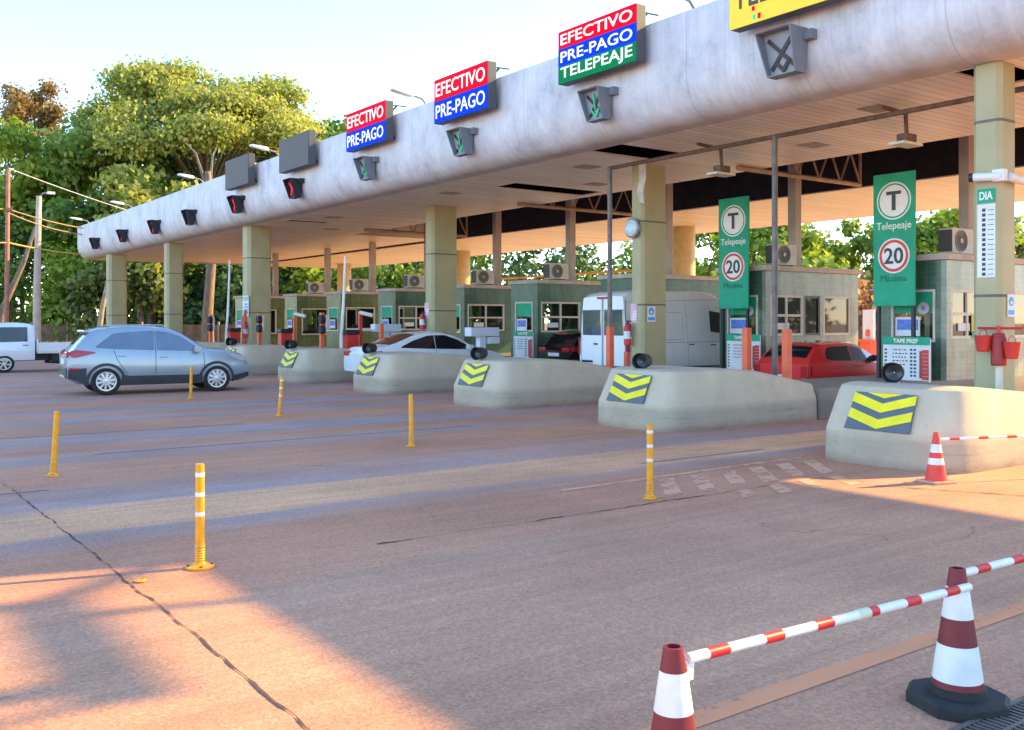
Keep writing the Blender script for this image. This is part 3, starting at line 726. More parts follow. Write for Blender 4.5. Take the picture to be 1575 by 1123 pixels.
# air conditioners on the booth roofs
ACL = [None, "air conditioner on the roof of the booth behind the right-hand Telepeaje sign", "air conditioner on the roof of the booth behind the red car", None,
       "air conditioner on the roof of the booth beside the black car", "air conditioner on the booth roof right of the middle column", "air conditioner on the booth roof left of the middle column",
       "air conditioner on the roof of the olive booth behind the raised barrier", "air conditioner on the second farthest booth roof", "air conditioner on the farthest booth roof by the pale column"]
ac0 = None
for i in (1, 2, 4, 5, 6, 7, 8, 9):
    loc = (BX[i]+1.15, YC[i]-.55, 3.16)
    if ac0 is None:
        ac0 = thing("air_conditioner", ACL[i], "air conditioner", loc, 0, "air conditioners on the booth roofs")
        s = MB(); s.box(-.41, .41, -.16, .16, .04, .58); s.build("casing", M_offwhite, ac0, bevel=.015)
        s = MB(); s.lathe([(.235, -.165), (.235, -.18), (.215, -.18), (.215, -.162)], 26, axis='y', at=(-.08, 0, .31))
        for rr in (.06, .11, .16): s.lathe([(rr, -.172), (rr+.012, -.178), (rr+.02, -.172)], 24, axis='y', at=(-.08, 0, .31))
        s.build("fan_grille", M_grey, ac0)
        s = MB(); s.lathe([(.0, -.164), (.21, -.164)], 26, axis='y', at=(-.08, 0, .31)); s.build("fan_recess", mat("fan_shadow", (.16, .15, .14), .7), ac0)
        s = MB(); s.lathe([(0, -.185), (.05, -.185), (.05, -.165)], 16, axis='y', at=(-.08, 0, .31)); s.build("fan_hub", M_offwhite, ac0)
        s = MB(); s.box(-.425, -.41, -.15, .15, .08, .54); s.build("coil", M_dgrey, ac0)
        s = MB()
        for x in (-.3, .3): s.box(x-.03, x+.03, -.18, .18, 0, .04)
        s.each("foot", M_grey, ac0)
    else: dup(ac0, loc, ACL[i])
# square posts from the booth roofs up to the canopy
for i in range(1, 10):
    s = MB(); x, y = BX[i]+1.95, YC[i]-.35; zt_ = 7.1 if YC[i] < YD else 5.5
    s.box(x-.14, x+.14, y-.12, y+.12, 3.15, zt_); s.build("roof_post", M_post, can, bevel=.03)

# ------------------------------------------------------------------ Telepeaje signs on twin posts
def telepeaje(x, y, label):
    t = thing("toll_tag_sign", label, "sign", (x, y, 0), 0, "tall green Telepeaje signs")
    z0, z1, hw = 2.08, 4.86, .48
    s = MB(); s.box(-.02, .02, -hw, hw, z0, z1); s.build("board", M_teal, t, bevel=.006)
    for sy in (-1, 1):
        s = MB(); s.box(.024, .085, sy*.4-.035, sy*.4+.035, .5, z1-.02); s.build("post", M_black, t)
    def disc(name, zc, r0, r1, m, xo, th=.004):
        c = MB(); c.lathe([(r0, xo), (r1, xo)], 44, axis='x', at=(0, 0, zc)); c.build(name, m, t)
    zc = 4.28
    disc("ring", zc, .365, .395, M_refl, -.022); disc("disc", zc, 0, .33, M_refl, -.022)
    s = MB(); s.box(-.028, -.024, -.17, .17, zc+.13, zc+.2); s.box(-.028, -.0241, -.045, .045, zc-.2, zc+.13); s.build("letter", M_lett, t)
    text("lettering", "Telepeaje", .22, M_refl, t, (-.024, 0, 3.74), .80, bold=.001)
    zc = 3.13
    disc("speed_disc", zc, 0, .30, M_refl, -.022); disc("speed_ring", zc, .275, .335, mat("sign_red", (.68, .05, .04), .5), -.025); disc("speed_rim", zc, .335, .365, M_refl, -.022)
    text("number", "20", .46, M_lett, t, (-.028, 0, zc), .44, bold=.008)
    text("lettering", "Máxima", .2, M_tealdk, t, (-.024, 0, 2.66), .60)
    return t
telepeaje(18.35, 11.72, "right-hand, larger looking green Telepeaje sign with speed 20, beside the column with buckets")
telepeaje(18.75, 16.42, "left-hand, smaller looking green Telepeaje sign with speed 20, between white van and red car")
# price boards standing in front of the booths
def price_board(x, y, label, title=True):
    t = thing("price_board", label, "price board", (x, y, .56), 0, "price boards in front of the booths")
    s = MB(); s.box(0, .05, -.52, .52, -.02, .86); s.build("board", M_paper, t)
    s = MB(); s.box(-.012, -.001, -.53, .53, .72, .88); s.build("header", M_teal, t)
    if title: text("lettering", "TAPE PREP", .12, M_refl, t, (-.016, .0, .80), .55, bold=.003)
    s = MB(); rnd = random.Random(int(y*10))
    for r_ in range(8):
        z = .6-r_*.075
        for u in (-.12, -.20) if title else (): s.box(-.005, -.001, u-.025, u+.025, z, z+.04)
        for u in (.44, .47): s.box(-.005, -.001, u-.012, u+.012, z, z+.035)
        if r_ < 5:
            u = .3
            while u > .0: wd = rnd.uniform(.02, .06); s.box(-.004, -.001, u-wd, u, z+.005, z+.028); u -= wd+.03
    s.build("figures", M_lett, t)
    s = MB()
    for r_ in range(8): s.box(-.008, -.001, -.50, -.36, .02+r_*.076, .02+r_*.076+.07)
    s.build("red_column", M_red, t); s = MB(); s.box(-.009, -.001, -.355, -.30, .05, .6); s.build("red_column", mat("dull_red", (.35, .06, .06), .6), t)
    s = MB()
    for sy in (-.4, .4): s.box(.05, .09, sy-.02, sy+.02, -.0, .8)
    s.build("stand", M_black, t)
price_board(18.1, 11.3, "price board with teal header TAPE PREP below the right-hand Telepeaje sign")
price_board(18.55, 15.95, "price board with teal header below the left-hand Telepeaje sign")
price_board(18.9, 25.5, "price board with red column beside the black car")
price_board(18.8, 20.9, "price board mostly hidden behind the white van")

# ------------------------------------------------------------------ pipe frame with hanging lamps, column fittings
pf = thing("pipe_frame", "rusty pipe frame on thin grey posts under the canopy", "pipe frame", (14.55, 0, 0))
for y in (11.75, 16.35):
    s = MB(); s.cyl((0, y, .5), (0, y, 5.22), .055, n=10); s.build("post", M_steel, pf, 40)
s = MB(); s.cyl((0, 7.0, 5.2), (0, 16.4, 5.2), .045, n=8); s.build("crossbar", M_rust, pf, 40)
def hang_lamp(y, label):
    t = thing("hanging_lamp", label, "lamp", (14.55, y, 5.2), 0, "lamps hung from the rusty pipe")
    s = MB(); s.cyl((-.28, 0, .09), (.45, 0, .06), .035, n=8); s.cyl((.42, 0, .06), (.45, 0, -.3), .035, n=8); s.build("arm", M_rust, t)
    s = MB(); s.box(.3, .6, -.1, .1, -.42, -.28); s.build("ballast_box", M_rust, t, bevel=.02)
    s = MB(); s.box(.15, .7, -.15, .15, -.48, -.43); s.build("lamp_head", M_cream, t, bevel=.015)
hang_lamp(9.35, "square lamp on the rusty pipe between the post and the right-hand column")
hang_lamp(13.45, "square lamp on the rusty pipe between the two grey posts")
# round lamp on the second column
t = thing("round_lamp", "round pale glass lamp on the column behind the thin post", "lamp", (15.62, 16.75, 3.95))
s = MB(); s.lathe([(0, -.10), (.1, -.095), (.19, -.07), (.21, -.04)], 24, axis='x'); s.build("lens", mat("pale_lens", (.50, .62, .66), .2), t, 60)
s = MB(); s.lathe([(.21, -.045), (.24, -.03), (.22, .06), (.0, .06)], 24, axis='x'); s.cyl((.05, 0, 0), (.2, 0, -.02), .05); s.build("rim", M_grey, t, 40)
# fire extinguishers
def extinguisher(loc, label):
    t = thing("fire_extinguisher", label, "fire extinguisher", loc)
    s = MB(); s.lathe([(0, 0), (.085, 0), (.09, .02), (.09, .42), (.07, .48), (.03, .5), (.0, .5)], 16); s.build("cylinder", M_red, t, 40)
    s = MB(); s.cyl((0, 0, .5), (0, 0, .56), .025); s.box(-.02, .1, -.015, .015, .55, .58); s.tube([(0, -.03, .54), (0, -.12, .48), (0, -.12, .2)], .012); s.build("valve", M_black, t)
    s = MB(); s.lathe([(.0915, .15), (.0915, .33)], 16); s.build("paper_band", M_paper, t)
extinguisher((15.58, 16.88, 1.2), "red fire extinguisher on the column beside the white van")
extinguisher((13.45, 35.95, 1.15), "red fire extinguisher on the far column behind the silver blue car")
extinguisher((15.77, 26.65, 1.5), "red fire extinguisher on the middle column above the white sedan")
# CCTV camera on the near column
t = thing("security_camera", "white security camera clamped round the near right column", "camera", (13.48, 6.96, 3.78))
s = MB(); s.cyl((-.1, .35, .02), (-.02, -.02, .0), .06); s.cyl((.1, -.06, .0), (.62, -.12, -.06), .06); s.box(-.06, .06, -.06, .1, -.06, .1); s.build("housing", M_white, t, 40)
s = MB(); s.cyl((-.12, .40, .02), (-.1, .35, .02), .065); s.cyl((.62, -.12, -.06), (.66, -.125, -.065), .055); s.build("lens", M_black, t)
s = MB(); s.cyl((0, .02, -.02), (.06, .1, -.02), .03); s.build("bracket", M_grey, t)
# posters on columns (thin boards, real sheets fixed to the faces)
def mask_poster(name, label, org, ux, w_, h_):
    ux = Vector(ux); nz_ = ux.cross(Vector((0, 0, 1))); t = thing(name, label, "poster", org)
    def quad(a, b, z0, z1, o): return [[tuple(ux*a+nz_*o+Vector((0, 0, z0))), tuple(ux*b+nz_*o+Vector((0, 0, z0)))], [tuple(ux*a+nz_*o+Vector((0, 0, z1))), tuple(ux*b+nz_*o+Vector((0, 0, z1)))]]
    s = MB(); q = quad(-w_/2, w_/2, -h_/2, h_/2, .0); q2 = quad(-w_/2, w_/2, -h_/2, h_/2, .006)
    s.loft([q[0]+q[1][::-1], q2[0]+q2[1][::-1]]); s.build("sheet", M_paper, t)
    s = MB(); n_ = 24
    s.add([tuple(ux*(math.cos(2*math.pi*k/n_)*w_*.34)+nz_*.008+Vector((0, 0, h_*.18+math.sin(2*math.pi*k/n_)*w_*.34))) for k in range(n_)], [tuple(range(n_))]); s.build("round_pictogram", M_sky, t)
    s = MB(); s.add([tuple(ux*(math.cos(2*math.pi*k/n_)*w_*.17)+nz_*.01+Vector((0, 0, h_*.13+math.sin(2*math.pi*k/n_)*w_*.14))) for k in range(n_)], [tuple(range(n_))]); s.build("mask_pictogram", M_paper, t)
    s = MB(); s.grid(quad(-w_*.42, w_*.42, -h_*.4, -h_*.2, .008)); s.build("blue_band", M_sky, t)
    return t
mask_poster("poster", "white poster with blue face mask pictogram on the near right column", (13.79, 6.982, 1.98), (1, 0, 0), .2, .32)
mask_poster("poster", "white poster with blue face mask pictogram on the column in front of the van", (15.95, 16.472, 1.93), (1, 0, 0), .26, .36)
t = thing("price_list", "long white price list with dark figures on the near right column", "poster", (13.512, 7.2, 3.0))
s = MB(); s.box(0, .006, -.14, .12, -.62, .42); s.build("sheet", M_paper, t)
s = MB(); s.box(-.003, .0, -.14, .12, .44, .64); s.build("header", M_teal, t); text("lettering", "DIA", .16, M_refl, t, (-.006, -.01, .54), .19, bold=.003)
s = MB()
for k in range(14): z = .36-k*.07; s.box(-.003, -.0005, -.0, .05, z-.045, z)
for k in range(14): z = .36-k*.07; s.box(-.003, -.0005, -.12, -.03, z-.03, z-.022)
s.build("figures", M_lett, t)
def plain_poster(label, org, cols, w_=.4, h_=.55, ax='x'):
    t = thing("poster", label, "poster", org)
    s = MB(); s.box(0, .006, -w_/2, w_/2, -h_/2, h_/2); s.build("sheet", cols[0], t)
    s = MB(); rnd = random.Random(3)
    for k in range(4):
        z = h_*.1-k*h_*.13; s.box(-.003, 0, -w_*.4, w_*rnd.uniform(.1, .4), z-h_*.05, z+h_*.03)
    s.build("print", cols[1], t)
    if len(cols) > 2: s = MB(); s.box(-.003, 0, -w_*.45, w_*.45, h_*.25, h_*.45); s.build("heading", cols[2], t)
M_pink = mat("pink_paper", (.72, .45, .50), .7); M_palegrn = mat("pale_green_print", (.35, .55, .40), .7)
plain_poster("pale blue notice on the far column behind the silver blue car", (13.515, 36.1, 2.35), (M_paper, M_sky, M_palegrn), .62, .8)
plain_poster("pink notice on the column beside the white van", (15.68, 16.78, 1.95), (M_pink, M_paper), .22, .45)
plain_poster("pink notice on the middle column above the white sedan", (15.868, 26.55, 2.1), (M_pink, M_paper), .26, .5)
# red fire buckets and bracket on the near column
def bucket(loc, label, tilt=0):
    t = thing("fire_bucket", label, "bucket", loc, 0, "red fire buckets on the near column")
    s = MB(); s.lathe([(0, -.12), (.075, -.12), (.085, -.1), (.115, .1), (.12, .11), (.108, .1), (.08, -.09)], 18); s.build("pail", M_red, t, 40)
    s = MB(); s.tube([(.115, 0, .1), (.08, 0, .17), (0, 0, .2), (-.08, 0, .17), (-.115, 0, .1)], .006, 5); s.build("handle", M_red, t)
bucket((13.30, 7.12, 1.45), "left dark red fire bucket on the near right column")
bucket((13.38, 6.76, 1.36), "right bright red fire bucket on the near right column")
t = thing("fire_hydrant_valve", "dark red hose cylinder between the fire buckets on the near right column", "hydrant", (13.40, 6.95, 1.14))
s = MB(); s.lathe([(0, 0), (.1, 0), (.105, .03), (.105, .38), (.08, .45), (.0, .46)], 18); s.build("cylinder", mat("dark_red_paint", (.30, .02, .02), .45), t, 40)
s = MB(); s.cyl((0, 0, .45), (0, 0, .56), .03); s.cyl((0, .3, .52), (0, -.34, .52), .018, n=6); s.cyl((0, -.34, .52), (0, -.34, .58), .012, n=6); s.build("bracket", M_red, t)
s = MB(); s.cyl((0, 0, -.45), (0, 0, 0), .05); s.build("pipe", M_cream, t)
bucket((14.35, 6.75, 1.35), "red fire bucket at the right edge of the photo")

# ------------------------------------------------------------------ equipment on the islands
# drum floodlights lying on short posts
FL = ["black drum floodlight on the nearest sunlit toll island", "black drum floodlight on the chipped toll island in front of the column", "black drum floodlight beyond the white sedan, right of it", "black drum floodlight overlapping the white sedan's rear window",
      "black drum floodlight on the island with the raised barrier", "black drum floodlight behind the silver blue car's bonnet"]
f0 = None
for i in range(6):
    loc = (11.35 if i else 11.4, YC[i]+(.38 if i == 0 else 0.1), .95)
    if f0 is None:
        f0 = thing("drum_floodlight", FL[i], "floodlight", loc, R(24), "drum floodlights on the island noses"); f0.scale = (.84, .84, .84)
        ring = lambda x, r: [(x, r*math.cos(a), .17+r*math.sin(a)) for a in [2*math.pi*k/20 for k in range(20)]]
        s = MB(); s.loft([ring(-.22, .165), ring(-.2, .155), ring(-.02, .15), ring(.14, .13), ring(.2, .07)], False); s.loft([ring(-.22, .165), ring(-.21, .145), ring(-.04, .13), ring(.1, .08)], False); s.build("drum", M_rubber, f0, 40)
        s = MB(); s.loft([ring(-.06, .125), ring(-.02, .01)], False); s.build("reflector", mat("dull_reflector", (.06, .065, .07), .3, .3), f0, 60)
        s = MB(); s.box(.2, .24, -.02, .02, -.05, .14); s.box(-.12, .2, -.05, .05, -.03, .03); s.build("stand", M_cream, f0)
    else: dup(f0, loc, FL[i])
# square orange guard posts
def guard(loc, h, label, w_=.13):
    s = MB(); s.box(-w_/2, w_/2, -w_/2, w_/2, 0, h); o = s.build("guard_post", M_orange, None, bevel=.012); o.location = loc
    return tag(o, label, "guard post", "square orange guard posts on the islands")
guard((14.12, 12.05, .5), 1.14, "orange guard post left of the thin grey pole by the red car")
guard((14.2, 11.2, .5), 1.12, "orange guard post right of the thin grey pole by the red car")
guard((14.2, 15.95, .5), 1.14, "taller orange guard post beside the thin pole in front of the white van")
guard((15.3, 16.6, .5), .55, "short red orange post beside the crouched floodlight near the van", .11)
guard((13.8, 25.7, .5), 1.2, "orange post beside the white barrier box behind the sedan", .1)
# lane traffic lights, camera poles, barriers on the far islands
SEM = {4: "orange pole with two dark lane lights behind the island with the raised barrier", 5: "orange pole with two dark lane lights in front of the far pale column", 6: "orange pole with two dark lane lights by the silver blue car's windscreen"}
CPL = {4: "red pole with grey camera near the white sedan", 5: "orange pole with white camera right of the pale column", 6: "red based grey pole with white camera above the car's bonnet"}
BAR = {4: "red barrier cabinet with tall raised white arm", 5: "red barrier cabinet right of the pale column", 6: "red barrier cabinet with shorter looking raised white arm above the car"}
for i in (4, 5, 6):
    y = YC[i]
    t = thing("lane_light", SEM[i], "traffic light", (12.2, y-.1, .9), 0, "lane lights on the far islands")
    s = MB(); s.box(-.06, .06, -.06, .06, 0, 1.12); s.build("pole", M_orange, t, bevel=.01)
    for z in (.92, .62):
        s = MB(); s.cyl((-.02, -.19, z), (-.16, -.19, z), .125, n=16); s.box(-.04, .02, -.26, -.02, z-.1, z+.1); s.build("lamp", M_rubber, t, 40)
    s = MB(); s.box(-.02, .03, -.34, -.28, .55, 1.05); s.build("back_plate", mat("pink_white_paint", (.65, .45, .42), .5), t)
    t = thing("camera_pole", CPL[i], "camera pole", (13.5, y, .7), 0, "camera poles on the far islands")
    s = MB(); s.box(-.05, .05, -.05, .05, 0, 1.35); s.build("pole", M_red if i != 5 else M_orange, t, bevel=.01)
    s = MB(); s.cyl((-.02, -.02, 1.33), (.22, -.38, 1.24), .06, n=10); s.build("camera_body", M_offwhite, t, 40)
    t = thing("barrier", BAR[i], "barrier", (13.0, y-.35, .75), 0, "raised barriers on the far islands")
    s = MB(); s.box(-.2, .2, -.16, .16, 0, .62); s.build("cabinet", M_red, t, bevel=.02)
    s = MB(); s.box(-.22, .22, -.18, .18, .62, .76); s.build("cap", M_black, t, bevel=.02)
    if i != 5:
        L = 2.5 if i == 4 else 2.9
        s = MB(); s.tube([(-.28, .05, .0), (-.27, .06, .6), (-.2, .08, 1.4), (-.16, .1, L*.55+.6), (-.12, .1, L+.45)], [.05, .05, .045, .04, .035]); s.build("arm", M_white, t, 40)
guard((13.45, 36.0, .6), 1.6, "thin orange post in front of the farthest booths, left of the pale column", .09)
# T shaped readers
def reader(loc, label):
    t = thing("tag_reader", label, "tag reader", loc, R(0), "pale blue T shaped tag readers")
    s = MB(); s.box(-.1, .1, -.1, .1, 0, .75); s.build("stem", M_pale, t, bevel=.02)
    s = MB(); s.box(-.42, .5, -.16, .16, .72, .96); s.build("head", M_pale, t, bevel=.02)
    s = MB(); s.box(.15, .5, -.18, .0, .52, .7); s.build("box", M_pale, t, bevel=.015)
    return t
reader((14.6, 21.6, .64), "pale blue T shaped reader right of the middle column")
t = reader((14.45, 26.7, .72), "pale blue T shaped reader with white arm, left of the white sedan's roof")
s = MB(); s.cyl((-.4, -.05, .78), (-1.35, -.05, .76), .04, n=8); s.build("arm", M_white, t)
for i, x in ((3, 18.9), (4, 19.0)):
    pass

# ------------------------------------------------------------------ posts, cones
DELI = [((2.244, 6.888), 0, "nearest and largest amber lane post, in the sunlit patch", 1), ((2.227, 11.96), 3.5, "dull amber lane post leaning right at the left edge", 0), ((7.02, 22.19), 1, "amber lane post in front of the silver blue car", 0),
        ((7.04, 17.09), 4, "leaning amber lane post in front of the island with raised barrier", 1), ((6.82, 11.83), -.5, "plain amber lane post in the middle of the road", 0), ((6.72, 6.96), 0, "amber lane post with three white bands before the nearest islands", 1)]
for (x, y), lean, lab, bands in DELI:
    t = thing("lane_post", lab, "lane post", (x, y, .004), 0, "flexible amber lane posts on the road"); t.rotation_euler = (0, R(lean), R(-35))
    s = MB(); pr = [(.042, .03), (.040, .035)]
    for k in range(6): pr += [(.032, .045+k*.018), (.036, .054+k*.018)]
    pr += [(.032, .17), (.031, .70), (.029, .735), (.0, .735)]
    s.lathe(pr, 18); s.build("tube", M_deli, t, 40)
    fr_ = .10 if y < 6.9 and x < 3 else .072
    s = MB(); s.lathe([(0, 0), (fr_, 0), (fr_, .012), (.048, .026), (.04, .04)], 24); so2 = s.build("base", M_deli, t, 40)
    s = MB()
    for k in range(4): a = k*math.pi/2+.4; q = fr_*.8; s.cyl((q*math.cos(a), q*math.sin(a), .008), (q*math.cos(a), q*math.sin(a), .024), fr_*.11, n=8)
    s.each("bolt", M_rust, so2)
    if bands:
        for z in (.66, .52, .38):
            s = MB(); s.lathe([(.0325, z-.015), (.0325, z+.015)], 18); s.build("reflective_band", M_refl, t, 40)
o = MB(); o.lathe([(0, .0), (.10, .0), (.10, .012), (.06, .02), (.045, .03), (.03, .012)], 18); ob = o.build("broken_post_base", M_deli, None, 40); ob.location = (1.80, 6.75, .006); ob.scale = (.42, .42, .4)
tag(ob, "flattened remains of a broken amber post base on the pavement joint", "post base")

M_conered = mat("dark_red_cone_plastic", (.17, .008, .018), .5, var=.15, scale=9)
M_conewht = mat("white_cone_sleeve", (.72, .72, .71), .5, var=.12, scale=7)
def cone(loc, label, rz):
    t = thing("traffic_cone", label, "traffic cone", loc, rz, "large red and white cones with rubber feet")
    a, h = .195, .062
    oct_ = lambda k, z: [(sx*a*k - (sx*.09 if i else 0), sy*a*k - (0 if i else sy*.09), z) for sx, sy, i in ((-1, -1, 0), (-1, -1, 1), (1, -1, 1), (1, -1, 0), (1, 1, 0), (1, 1, 1), (-1, 1, 1), (-1, 1, 0))]
    s = MB(); s.loft([oct_(1, 0), oct_(1, h*.75), oct_(.94, h)]); s.lathe([(.125, h-.005), (.122, h+.03), (.11, h+.035)], 24); s.build("rubber_foot", M_rubber, t, 30)
    rr = lambda z: .112-(.112-.036)*((z-.095)/.525)
    for nm, z0, z1, m in (("lower_band", .095, .125, M_conered), ("lower_sleeve", .125, .285, M_conewht), ("middle_band", .285, .405, M_conered), ("upper_sleeve", .405, .545, M_conewht), ("tip", .545, .625, M_conered)):
        s = MB(); e2 = .0015 if 'sleeve' in nm else 0
        s.lathe([(rr(z0)+e2, z0), (rr(z1)+e2, z1)] + ([(rr(z1)-.01, z1+.002), (rr(z1)-.012, z1-.06)] if nm == 'tip' else []), 28); s.build(nm, m, t, 40)
    s = MB(); s.lathe([(0, .57), (.026, .57)], 20); s.build("tip_hollow", M_black, t)
    return t
cone((4.24, 2.39, 0), "whole red and white cone with black rubber foot beside the drain grate", R(-20))
cone((2.42, 2.39, 0), "nearest red and white cone, cut by the bottom of the photo", R(10))
cone((6.25, 2.35, 0), "red and white cone just beyond the right edge of the photo", R(0))
M_barred = mat("red_tape_band", (.62, .02, .02), .4); M_barwht = mat("white_pvc_pipe", (.76, .76, .74), .4, var=.05)
def bar(p0, p1, label, nb, r=.019):
    p0, p1 = Vector(p0), Vector(p1); o = thing("barrier_bar", label, "barrier bar", p0, 0, "striped bars tied between cones"); d = p1-p0
    s = MB(); s.cyl((0, 0, 0), d, r, n=14); s.build("pipe", M_barwht, o, 40)
    s = MB()
    for k in range(nb): a = (k+.5)/nb; s.cyl(d*(a-.17/nb), d*(a+.17/nb), r+.0015, n=14)
    s.each("red_band", M_barred, o, smooth=40)
    s = MB(); s.cyl(d*.54, d*.58, r+.003, n=14); s.build("joint_tape", mat("yellowed_tape", (.62, .60, .42), .5), o, 40)
    return o
b1 = bar((2.485, 2.385, .572), (4.255, 2.345, .548), "striped red and white bar tied between the two nearest cones", 6)
s = MB(); s.tube([(-.09, -.01, .01), (-.03, -.01, .0), (.0, 0, -.02), (.015, .005, -.08)], .006, 5); s.grid([[(0, -.005, -.01), (.03, -.005, -.01)], [(.005, -.01, -.07), (.028, .0, -.08)]]); s.build("string_tie", M_paper, b1)
bar((4.30, 2.40, .59), (6.2, 2.36, .58), "striped red and white bar running off the right edge", 6)
def small_cone(loc, label):
    t = thing("small_cone", label, "traffic cone", loc, R(-15)); s = MB()
    s.box(-.15, .15, -.15, .15, 0, .03); s.build("foot", mat("pale_orange_plastic", (.60, .30, .20), .5), t, bevel=.012)
    rr = lambda z: .115-.09*(z-.03)/.52
    for z0, z1, m in ((.03, .2, 0), (.2, .27, 1), (.27, .33, 0), (.33, .42, 1), (.42, .55, 0)):
        s = MB(); s.lathe([(rr(z0), z0), (rr(z1), z1)] + ([(0, z1)] if z1 > .5 else []), 22); s.build("white_band" if m else "cone_body", M_conewht if m else mat("orange_red_cone", (.72, .045, .03), .5, var=.08), t, 40)
small_cone((9.93, 5.84, 0), "small orange red cone against the nearest toll island")
small_cone((13.2, 4.6, 0), "small orange red cone beyond the right edge")
bar((9.96, 5.82, .47), (13.15, 4.62, .47), "thin striped bar from the small cone along the nearest island", 9, .014)
# drain grate
t = thing("drain_grate", "dark metal drain grate at the bottom right corner", "drain", (3.75, 1.965, 0))
s = MB(); s.box(0, 26, .02, .26, .001, .006); s.build("channel", M_black, t)
s = MB()
for k in range(90): x = .02+k*.035; s.box(x, x+.014, .03, .25, .006, .018)
s.box(0, 26, .0, .025, .006, .02); s.box(0, 26, .255, .28, .006, .02)
s.box(0, 3.2, .13, .15, .0065, .0185); s.build("bars", M_steel, t)

